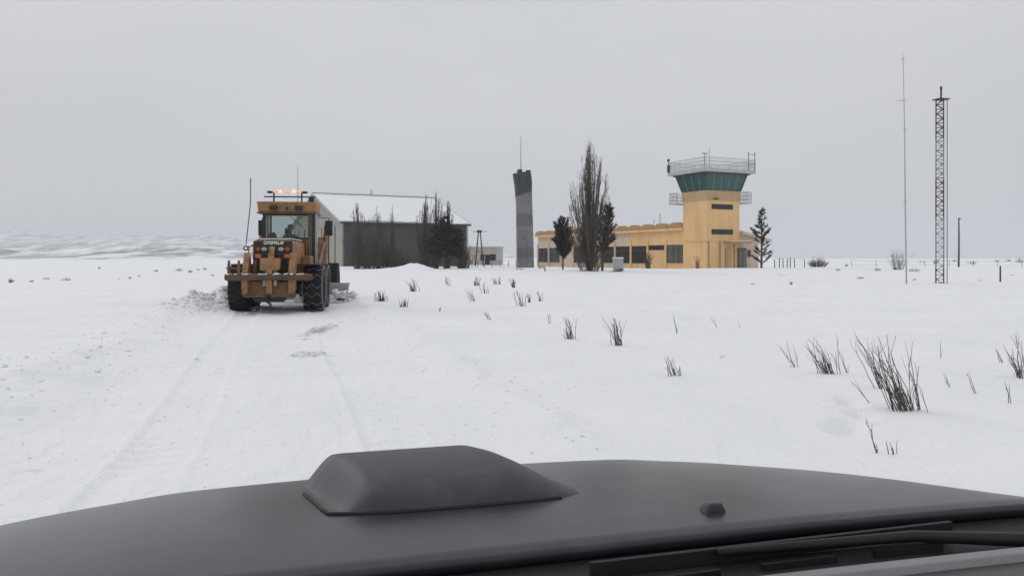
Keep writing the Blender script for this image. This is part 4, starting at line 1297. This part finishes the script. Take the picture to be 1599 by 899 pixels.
# ---- trees by the terminal
poplar('tall dark bare poplar standing in front of the terminal', at(921, 79), 12.9, 2.75, 11, 125, 24, 'twig_brown', thick=1.05)
pine('bushy dark pine between the concrete pylon and the tall poplar', at(879, 86), 4.7, 1.9, 21, 9, 8, 'needles_brown', dens=60, nl=0.40, upt=0.95, start=0.26, taper=0.45, jit=0.42)
pine('dark pine leaning against the right side of the tall poplar', at(940, 80), 6.4, 1.8, 22, 10, 7, 'needles_brown', dens=48, nl=0.38, upt=0.8, start=0.25, lean=0.12, jit=0.42, taper=0.7)
pine('sparse dark pine at the far end of the tan annex', at(1189, 96), 7.2, 2.1, 23, 10, 5, 'needles', dens=50, nl=0.40, upt=0.35, start=0.10, gap=0.22, jit=0.4, lean=0.01)
# ---- pines and bare trees in front of the hangar
pine('broad blackish pine in front of the dark hangar wall', at(694, 93), 6.0, 2.2, 31, 11, 6, 'needles', dens=42, nl=0.46, upt=0.15, start=0.25, jit=0.45)
pine('slimmer blackish pine at the hangar corner, smaller of the two', at(716, 95), 4.7, 1.5, 32, 9, 5, 'needles', dens=38, nl=0.42, upt=0.2, start=0.28, jit=0.45)
HG = 'bare trees in front of the hangar'
poplar('tallest pale bare poplar rising above the hangar roof edge', at(681, 98), 9.5, 2.2, 41, 60, 14, 'bare_grey', HG, 'bare_poplar', 2.0)
poplar('pale bare poplar just left of the tallest one at the hangar', at(664, 98), 8.9, 2.0, 42, 55, 14, 'bare_grey', HG, 'bare_poplar', 2.0)
poplar('pale bare poplar behind the two blackish pines', at(699, 99), 8.7, 2.0, 43, 55, 14, 'bare_grey', HG, 'bare_poplar', 2.0)
poplar('round headed bare tree nearest the grader at the hangar wall', at(559, 97), 8.2, 2.1, 44, 60, 14, 'bare_grey', HG, 'bare_tree', 2.0)
poplar('low bare tree with spreading twigs second from the grader', at(590, 97), 7.4, 2.6, 45, 50, 12, 'bare_grey', HG, 'bare_tree', 2.0)
poplar('thin pointed bare tree halfway along the hangar wall', at(612, 97), 7.6, 1.0, 46, 24, 10, 'bare_grey', HG, 'bare_tree', 2.0)
SH = 'bare bushes along the hangar wall'
for i, (px, D, h, s, lab) in enumerate((
        (566, 95, 2.6, 1.5, 'bare bush at the near end of the dark hangar wall'),
        (588, 94, 3.2, 1.7, 'large bare bush under the low spreading tree by the hangar'),
        (605, 95, 2.9, 1.5, 'bare bush in front of the thin pointed tree by the hangar'),
        (622, 94, 2.3, 1.3, 'bare bush just left of the snow drift by the hangar'),
        (668, 95, 2.0, 1.2, 'bare bush between the snow drift and the blackish pines'),
        (724, 97, 2.2, 1.1, 'bare bush at the far corner of the hangar wall'))):
    bare_shrub(lab, at(px, D), h*1.45, s*1.25, 60+i, 60, 'twig_brown', SH, r=0.035, twigs=7)
# ---- bushes by the terminal wall
bare_shrub('upright reddish bare bush against the terminal below the high window', at(1012, 96), 2.7, 0.55, 71, 40, 'twig_red', None, r=0.035, twigs=4)
bare_shrub('thin bare bush against the tan wall under the control tower', at(1090, 97), 2.0, 0.45, 72, 16, 'twig_red', None, r=0.03, twigs=4)
bare_shrub('dense bare suckers round the foot of the tall poplar', at(921, 78.5), 4.2, 1.9, 73, 130, 'twig_brown', None, r=0.022, twigs=4)
# ---- right field
bare_shrub('tall bare shrub behind the foot of the thin aerial mast', at(1403, 86), 2.7, 1.0, 81, 42, 'twig', None, r=0.018, twigs=5)
bare_shrub('dark rounded shrub on the snow right of the annex pine', at(1277, 118), 1.75, 1.9, 82, 120, 'twig', None, r=0.03, twigs=6)

# ------------------------------------------------------------------ masts and poles
def whip_mast():
    p = GD(1415.5, 443); D = p.y; k = D/F
    T = thing('aerial_mast', 'very tall thin grey aerial mast beside the lattice mast', 'mast', (p.x, p.y, p.z-0.1))
    def Z(py): return CZ+(YH-py)*k-p.z+0.1
    def X(px): return (px-1415.5)*k
    MB().tube([(0,0,0),(X(1413.5),0,Z(320)),(X(1412.5),0,Z(203))],[0.045,0.036,0.030],8).build('lower_tube','galvanised',T)
    MB().tube([(X(1412.5),0,Z(203)),(X(1410.5),0,Z(95)),(X(1410),0,Z(82))],[0.024,0.017,0.008],6).build('upper_tube','galvanised',T)
    MB().tube([(X(1417.5),0.1,0),(X(1415.5),0.1,Z(300)),(X(1413.8),0.06,Z(205))],0.012,5).build('cable','galvanised',T)
    for py, a, b in ((157,1401,1415),(203,1409,1416.5),(316,1410,1417),(93,1407,1413)):
        MB().tube([(X(a),0,Z(py)),(X(b),0,Z(py))],0.02,5).build('cross_arm','galvanised',T)
whip_mast()

def lattice_mast():
    p = GD(1469.5, 442); D = p.y; k = D/F
    T = thing('lattice_mast', 'short wide lattice mast banded red and white with lamp on top', 'mast', (p.x, p.y, p.z-0.05), R(14))
    H = (442-155)*k; w0, w1 = 0.235, 0.225
    nb = 40
    legs = []
    for i in range(3):
        a = 2*math.pi*i/3 + 0.3
        legs.append((Vector((math.cos(a)*w0*1.15, math.sin(a)*w0*1.15, 0)), Vector((math.cos(a)*w1*1.15, math.sin(a)*w1*1.15, H))))
    bands = [(0,.09,'steel_dark'),(.09,.36,'steel_white'),(.36,.57,'steel_rust'),(.57,.79,'steel_white'),(.79,1,'steel_dark')]
    for f0, f1, mt in bands:
        for a, b in legs:
            MB().tube([a.lerp(b,f0), a.lerp(b,f1)],0.037,6).build('leg','steel_dark' if mt=='steel_rust' else mt,T)
        m = MB()
        for q in range(nb):
            c0, c1 = q/nb, (q+1)/nb
            if not (f0 <= (c0+c1)/2 < f1): continue
            for i in range(3):
                A, B = legs[i], legs[(i+1)%3]
                if (q+i) % 2: A, B = B, A
                m.tube([A[0].lerp(A[1],c0), B[0].lerp(B[1],c1)],0.019,4)
                m.tube([A[0].lerp(A[1],c1), B[0].lerp(B[1],c1)],0.014,4)
        m.build('bracing', mt, T)
    pl = MB(); pl.box(-0.36,0.36,-0.30,0.30,H,H+0.06); pl.build('top_plate','steel_dark',T)
    MB().tube([(0,0,H+0.06),(0,0,H+0.62)],0.05,8).build('lamp_stem','steel_dark',T)
    MB().lathe([(0.01,0),(0.065,0),(0.07,0.12),(0.04,0.18),(0.01,0.18)],10,'z',(0,0,H+0.62)).build('lamp','steel_rust',T)
    MB().box(-0.30,0.30,-0.30,0.30,-0.15,0.06).build('footing','concrete',T)
    MB().tube([(0.24,-0.20,0.0),(0.24,-0.20,H)],0.022,5).build('cable','steel_dark',T)
lattice_mast()

def frame_pole():
    D = 150.0; p = GP(748.5, D); k = D/F
    T = thing('power_pole', 'two legged wooden power pole in front of the low pinkish building', 'power pole', (p.x, p.y, p.z-0.1), 0)
    h = (415-361)*k
    for sx, b in ((-1,-6.5),(1,6.5)):
        MB().tube([(b*k,0,0),(1.4*sx*k,0,h)],[0.15,0.11],8).build('leg','wood_pole',T)
    MB().box(-3.8*k,3.8*k,-0.12,0.12,h-0.15,h+0.35).build('pole_head','wood_pole',T)
    MB().tube([(-10*k,0,h),(12*k,0,h+0.1)],0.05,6).build('cross_arm','wood_pole',T)
    MB().tube([(-4.2*k,0,h*0.43),(4.2*k,0,h*0.43)],0.08,6).build('brace','wood_pole',T)
    for x in (-9*k, 0, 11*k):
        MB().lathe([(0.02,0),(0.09,0.02),(0.05,0.12),(0.09,0.16),(0.02,0.26)],8,'z',(x,0,h+0.1)).build('insulator','white_metal',T)
frame_pole()

def plain_pole():
    D = 140.0; p = GP(1497, D); k = D/F
    T = thing('wooden_pole', 'plain dark pole standing alone right of the lattice mast', 'pole', (p.x, p.y, p.z-0.1))
    h = (414-337)*k
    MB().tube([(0,0,0),(0.05,0,h*0.6),(0.02,0,h)],[0.17,0.14,0.11],8).build('shaft','wood_pole',T)
    MB().box(-0.1,0.32,-0.06,0.06,h-0.18,h+0.04).build('cap_bracket','wood_pole',T)
plain_pole()

def post(label, px, py, hpx, r=0.045, lean=0.0, name='fence_post', group=None, mat='wood_pole'):
    p = GD(px, py); k = p.y/F
    h = hpx*k
    m = MB(); m.tube([(0,0,-0.15),(lean*h*0.5,0,h*0.5),(lean*h,0,h-0.03),(lean*h,0,h)],[r,r*0.95,r*0.9,r*0.55],7)
    m.tube([(lean*h-r*1.2,0,h*0.8),(lean*h+r*1.2,0,h*0.8)],r*0.16,5)
    o = m.build(name, mat, None, loc=(p.x,p.y,p.z))
    return tag(o, label, 'post', group)
post('lone short grey post in the snow near the picture\'s right edge', 1562, 440, 25, 0.05)

def wire_fence(label, pts, ph, nwires, mat='wood_pole', r=0.05):
    P = [Vector(at(px, D)) for px, D in pts]
    T = thing('wire_fence', label, 'fence', P[0])
    O = P[0]
    for i, q in enumerate(P):
        m = MB(); hh = ph*(0.9+0.2*((i*37)%10)/10)
        m.tube([q-O+Vector((0,0,-0.15)), q-O+Vector((0.03*((i*13)%5-2),0,hh))],[r,r*0.85],6).build('post',mat,T)
    for k in range(nwires):
        m = MB()
        for a, b in zip(P[:-1], P[1:]):
            z = ph*(0.35+0.6*k/max(1,nwires-1)); mid = (a+b)/2-O+Vector((0,0,z-0.05))
            m.tube([a-O+Vector((0,0,z)), mid, b-O+Vector((0,0,z))],0.012,3)
        m.build('wire','steel_dark',T)
wire_fence('old wire fence with short posts beyond the annex pine', [(1210,104),(1217,105),(1223,104),(1229,106),(1234,105),(1241,107),(1256,112)], 1.25, 3, r=0.06)
wire_fence('long low wire fence across the snow behind the lattice mast', [(1330+38*i, 128+2.4*i) for i in range(8)], 1.1, 2, r=0.035)
wire_fence('low wire fence running from the hangar corner to the pylon', [(728,112),(737,114),(746,115),(757,117),(768,118),(781,120),(794,121),(806,122)], 1.05, 2, r=0.05)

# white cabinet and log by the poplar
def cabinet():
    p = GP(965, 84)
    T = thing('utility_cabinet', 'small pale grey cabinet on the snow right of the tall poplar', 'cabinet', p, R(12))
    MB().box(-0.5,0.5,-0.3,0.3,0.12,1.22).build('body','rail_grey',T,bevel=0.03)
    MB().hexa([(-0.56,-0.36,1.222),(0.56,-0.36,1.222),(0.56,0.36,1.222),(-0.56,0.36,1.222)],[(-0.5,-0.3,1.34),(0.5,-0.3,1.34),(0.5,0.3,1.34),(-0.5,0.3,1.34)]).build('lid','snow',T)
    MB().box(-0.42,0.42,-0.325,-0.302,0.2,1.15).build('door','rail_grey',T)
    MB().box(-0.45,0.45,-0.26,0.26,-0.1,0.119).build('plinth','concrete',T)
cabinet()
def log():
    p = GP(964, 77)
    m = MB(); m.tube([(-0.6,0,0.0),(-0.2,0.05,0.05),(0.3,0,0.10),(0.65,0.1,0.16)],[0.07,0.09,0.08,0.05],8); m.tube([(0.3,0,0.1),(0.6,-0.2,0.38)],[0.05,0.02],5)
    tag(m.build('fallen_log','bark',None,True,loc=p), 'dark fallen log lying in the snow before the pale grey cabinet', 'log')
log()

# ------------------------------------------------------------------ stems poking through the snow
def tuft(label, px, py, hpx, wpx, n, seed, lean=-0.35, mat='stem', name='grass_tuft', rr=1.0, group='dry tufts in the snow', dense=0.0):
    rnd = random.Random(seed)
    p = GD(px, py); k = p.y/F
    H, W = hpx*k, wpx*k
    m = MB()
    for i in range(n):
        bx = rnd.gauss(0.12, 0.20)*W*0.8; by = rnd.gauss(0, 0.22)*W*0.6
        h = H*(rnd.uniform(0.28, 1.0)**1.2 if i > 2 else rnd.uniform(0.85, 1.05))
        l = lean + rnd.gauss(0, 0.17)
        c = rnd.uniform(-0.26, 0.24)*h
        pts = []
        for q in range(5):
            f = q/4
            pts.append((bx + l*h*f + c*f*f*(1 if l < 0 else -1)*0.9 + rnd.uniform(-.012,.012)*h, by + rnd.uniform(-.15,.15)*h*f, -0.04 + (h+0.04)*f))
        r = 0.0034*rr*rnd.uniform(.7, 1.3)*max(1.0, p.y/13)
        m.tube(pts, [r*1.15, r, r*0.9, r*0.75, r*0.45], 4, cap=False)
        for _k in range(2 if p.y < 20 else 1):
            if not (rnd.random() < 0.55 and h > 0.12): continue
            b = Vector(pts[rnd.choice((1, 2, 3))]); a = rnd.uniform(-.7,.7)
            m.tube([b, b+Vector((l*0.3*h+a*0.12*h, rnd.uniform(-.05,.05)*h, 0.22*h)), b+Vector((l*0.4*h+a*0.18*h, 0, 0.36*h))],[r*0.6, r*0.5, r*0.25],3,cap=False)
    for i in range(int(dense)):                              # fine litter in the heart of the tuft
        bx = rnd.gauss(0.14, 0.16)*W*0.7; by = rnd.gauss(0, 0.15)*W*0.6; h = H*rnd.uniform(.12,.5)
        l = lean*0.9+rnd.gauss(0,.16)
        r = 0.0026*rr*max(1.0, p.y/13)
        m.tube([(bx,by,-0.02),(bx+l*h*.5,by,h*.5),(bx+l*h+rnd.uniform(-.05,.05),by+rnd.uniform(-.05,.05),h)],[r,r,r*.5],3,cap=False)
    o = m.build(name, mat, None, loc=p)
    return tag(o, label, 'tuft', group)

TUFTS = [
 ('largest dark tuft of long stems, in the snow right of centre', 1408, 640, 122, 84, 34, -0.38, 'stem', 30),
 ('long stemmed tuft left of the largest one, leaning left', 1375, 606, 76, 30, 9, -0.45, 'stem', 0),
 ('fairly large dark tuft second in size, left of the largest', 1288, 583, 58, 42, 22, -0.42, 'stem', 26),
 ('few thin stems just left of the second largest tuft', 1240, 573, 40, 14, 5, -0.55, 'stem', 3),
 ('three short thin stems just right of the second largest tuft', 1322, 582, 34, 20, 4, -0.35, 'stem', 0),
 ('low arching stem at the left foot of the largest tuft', 1358, 628, 34, 20, 2, -0.85, 'stem', 0),
 ('small dark tuft midway between bonnet and terminal, leaning left', 1052, 586, 30, 34, 14, -0.35, 'stem', 6),
 ('upright dark tuft in the middle of the snowfield', 965, 539, 44, 26, 22, -0.18, 'stem', 16),
 ('dark tuft with one long bent stem left of the middle', 888, 529, 33, 34, 16, -0.30, 'stem', 8),
 ('small dense dark tuft right of the grader', 594, 470, 18, 28, 30, -0.05, 'stem', 24),
 ('small sparse tuft in front of the dense one by the grader', 628, 479, 14, 28, 16, -0.10, 'stem', 6),
 ('sparse tuft behind the dense one right of the grader', 643, 455, 20, 26, 16, -0.20, 'stem', 4),
 ('straw coloured tuft on the snow below the frame pole', 741, 446, 14, 12, 16, -0.05, 'stem_straw', 6),
 ('pale wispy stems right below the straw coloured tuft', 757, 458, 18, 14, 8, -0.30, 'stem', 0),
 ('thin wispy stems left below the straw coloured tuft', 738, 470, 20, 16, 7, -0.30, 'stem', 0),
 ('two slanting stems nearest the bonnet scoop in the centre', 765, 499, 14, 18, 4, -0.6, 'stem', 0),
 ('tiny upright dark tuft below the concrete pylon', 801, 449, 15, 8, 12, -0.15, 'stem', 6),
 ('long leaning stems below the concrete pylon', 812, 478, 26, 24, 9, -0.40, 'stem', 0),
 ('short stems in a row below the pylon, left ones', 826, 472, 16, 10, 6, -0.15, 'stem', 2),
 ('short stems in a row below the pylon, right ones', 843, 470, 15, 12, 7, -0.25, 'stem', 2),
 ('faint short stems behind the straw coloured tuft', 775, 444, 12, 26, 9, -0.1, 'stem', 0),
 ('faint stems between the straw tuft and the sparse tuft', 700, 446, 14, 14, 5, -0.2, 'stem', 0),
 ('single curved faint stem left of the bent stem tuft', 856, 505, 16, 8, 2, 0.1, 'stem', 0),
 ('tiny stub of stems left of the two slanting stems', 686, 486, 7, 6, 4, 0.0, 'stem', 0),
 ('short twig lying flat on the snow right of the small tuft', 1122, 559, 5, 16, 2, 1.8, 'stem', 0),
 ('single thin stem above the small leaning tuft', 1058, 520, 26, 6, 2, -0.35, 'stem', 0),
 ('lone thin stem in the open snow, left of a shorter one', 1119, 510, 15, 4, 2, -0.2, 'stem', 0),
 ('short lone thin stem in the open snow', 1155, 512, 13, 4, 1, -0.1, 'stem', 0),
 ('single curved stem right of the largest tuft, further back', 1469, 560, 30, 6, 1, 0.02, 'stem', 0),
 ('short dark slanting stem right of the largest tuft', 1483, 604, 24, 8, 2, -0.5, 'stem', 2),
 ('thin slanting stem near the right edge, left of the edge tuft', 1524, 614, 34, 8, 2, -0.5, 'stem', 0),
 ('dark tuft of long stems cut by the picture\'s right edge', 1594, 590, 66, 34, 18, -0.3, 'stem', 10),
 ('pair of short thin stems left of the edge tuft', 1565, 566, 20, 14, 3, -0.2, 'stem', 0),
 ('dark bent stem below the tuft at the right edge', 1577, 629, 32, 8, 2, -0.35, 'stem', 0),
 ('tall thin stem nearest the bonnet on the right', 1370, 707, 52, 8, 2, -0.2, 'stem', 2),
 ('few faint short stems right of the tall stem near the bonnet', 1396, 709, 22, 22, 4, -0.15, 'stem', 0),
 ('small clump of stems in front of the concrete pylon', 850, 424, 8, 4, 3, 0.0, 'stem', 0),
]
for i, (lab, px, py, h, wd, n, ln, mt, dn) in enumerate(TUFTS):
    tuft(lab, px, py, h, wd, n, 300+i, ln, mt, dense=dn, rr=1.35 if i == 0 else 1.15)

# ------------------------------------------------------------------ low scrub far out on the plain
SCRUB = [  # px, py of the foot, height px, width px, label
 (17, 441, 9, 9, 'dark round scrub bush at the far left edge'),
 (50, 440, 5, 8, 'tiny scrub bush right of the round one at the left edge'),
 (72, 436, 5, 12, 'low scrub bush left of the long dark one'),
 (103, 438, 8, 20, 'long dark scrub bush on the left plain'),
 (155, 421, 5, 4, 'small dark dot of scrub below the left hills'),
 (185, 436, 3, 6, 'faint scrub speck right of the long dark bush'),
 (203, 435, 5, 5, 'small dark scrub bush midway to the grader'),
 (217, 432, 4, 5, 'faint small scrub beside the midway bush'),
 (244, 424, 5, 8, 'greyish scrub bush left of the scrub row near the grader'),
 (279, 423, 7, 18, 'greyish scrub row on the plain left of the grader'),
 (297, 425, 6, 8, 'scrub bush at the end of the greyish row'),
 (309, 422, 5, 7, 'dark scrub dot near the grader, left of two'),
 (320, 421, 5, 8, 'dark scrub dot near the grader, right of two'),
 (332, 431, 5, 6, 'small scrub bush just left of the grader wheel'),
 (1176, 444, 4, 14, 'low dark scrub in the snow before the annex'),
 (1235, 444, 8, 6, 'short dark upright scrub below the wire fence'),
 (1222, 430, 4, 26, 'low brushwood in front of the old wire fence'),
 (1308, 424, 5, 10, 'faint scrub right of the dark rounded shrub'),
 (1322, 416, 7, 6, 'pale scrub sticking up behind the rounded shrub'),
 (1344, 435, 6, 14, 'dark flat scrub on the snow left of the masts'),
 (1370, 423, 7, 12, 'dark scrub bush left of the tall bare shrub'),
 (1361, 443, 3, 16, 'thin line of scrub below the flat scrub left of the masts'),
 (1398, 421, 6, 9, 'dark scrub at the foot of the tall bare shrub'),
 (1427, 424, 9, 22, 'brushy scrub between the two masts'),
 (1428, 437, 4, 8, 'tiny scrub in the snow just right of the thin mast'),
 (1461, 412, 10, 8, 'dark shrub peeping out behind the lattice mast'),
 (1440, 410, 4, 18, 'far low scrub just right of the thin mast'),
 (1492, 408, 5, 14, 'far scrub at the foot of the lone pole'),
 (1517, 412, 8, 18, 'dark scrub bush right of the lone pole'),
 (1556, 409, 5, 12, 'far dark scrub left of the right edge'),
 (1574, 408, 5, 12, 'far dark scrub above the lone short post'),
 (1592, 410, 10, 18, 'bushy far scrub at the right edge'),
 (1530, 438, 3, 10, 'small scrub speck left of the lone short post'),
 (1580, 430, 3, 10, 'small scrub speck right of the lone short post'),
 (1403, 462, 3, 6, 'tiny scrub speck in the snow below the masts'),
 (812, 421, 7, 26, 'dry weeds round the foot of the concrete pylon'),
 (845, 419, 9, 14, 'dry weeds between the pylon and the bushy pine'),
]
for i, (px, py, h, wd, lab) in enumerate(SCRUB):
    p = GD(px, py); k = p.y/F
    bare_shrub(lab, (p.x, p.y, p.z), h*k, wd*k*0.55, 500+i, 34 if wd > 7 else 20, 'twig', 'low scrub on the snowy plain', name='scrub_bush', r=max(0.012, 0.35*k*0.55), twigs=3, bend=0.2)

# ------------------------------------------------------------------ the air
def build_haze():
    m, t, b = new_mat('haze_air')
    t.nodes.remove(b)
    v = t.nodes.new('ShaderNodeVolumePrincipled')
    v.inputs['Color'].default_value = (0.83, 0.855, 0.895, 1)
    v.inputs['Density'].default_value = 0.00030
    t.links.new(v.outputs[0], t.nodes['Material Output'].inputs['Volume'])
    o = MB().box(-6200, 6200, -6200, 6200, -30, 190).build('haze', 'haze_air')
    tag(o, kind='stuff')
build_haze()
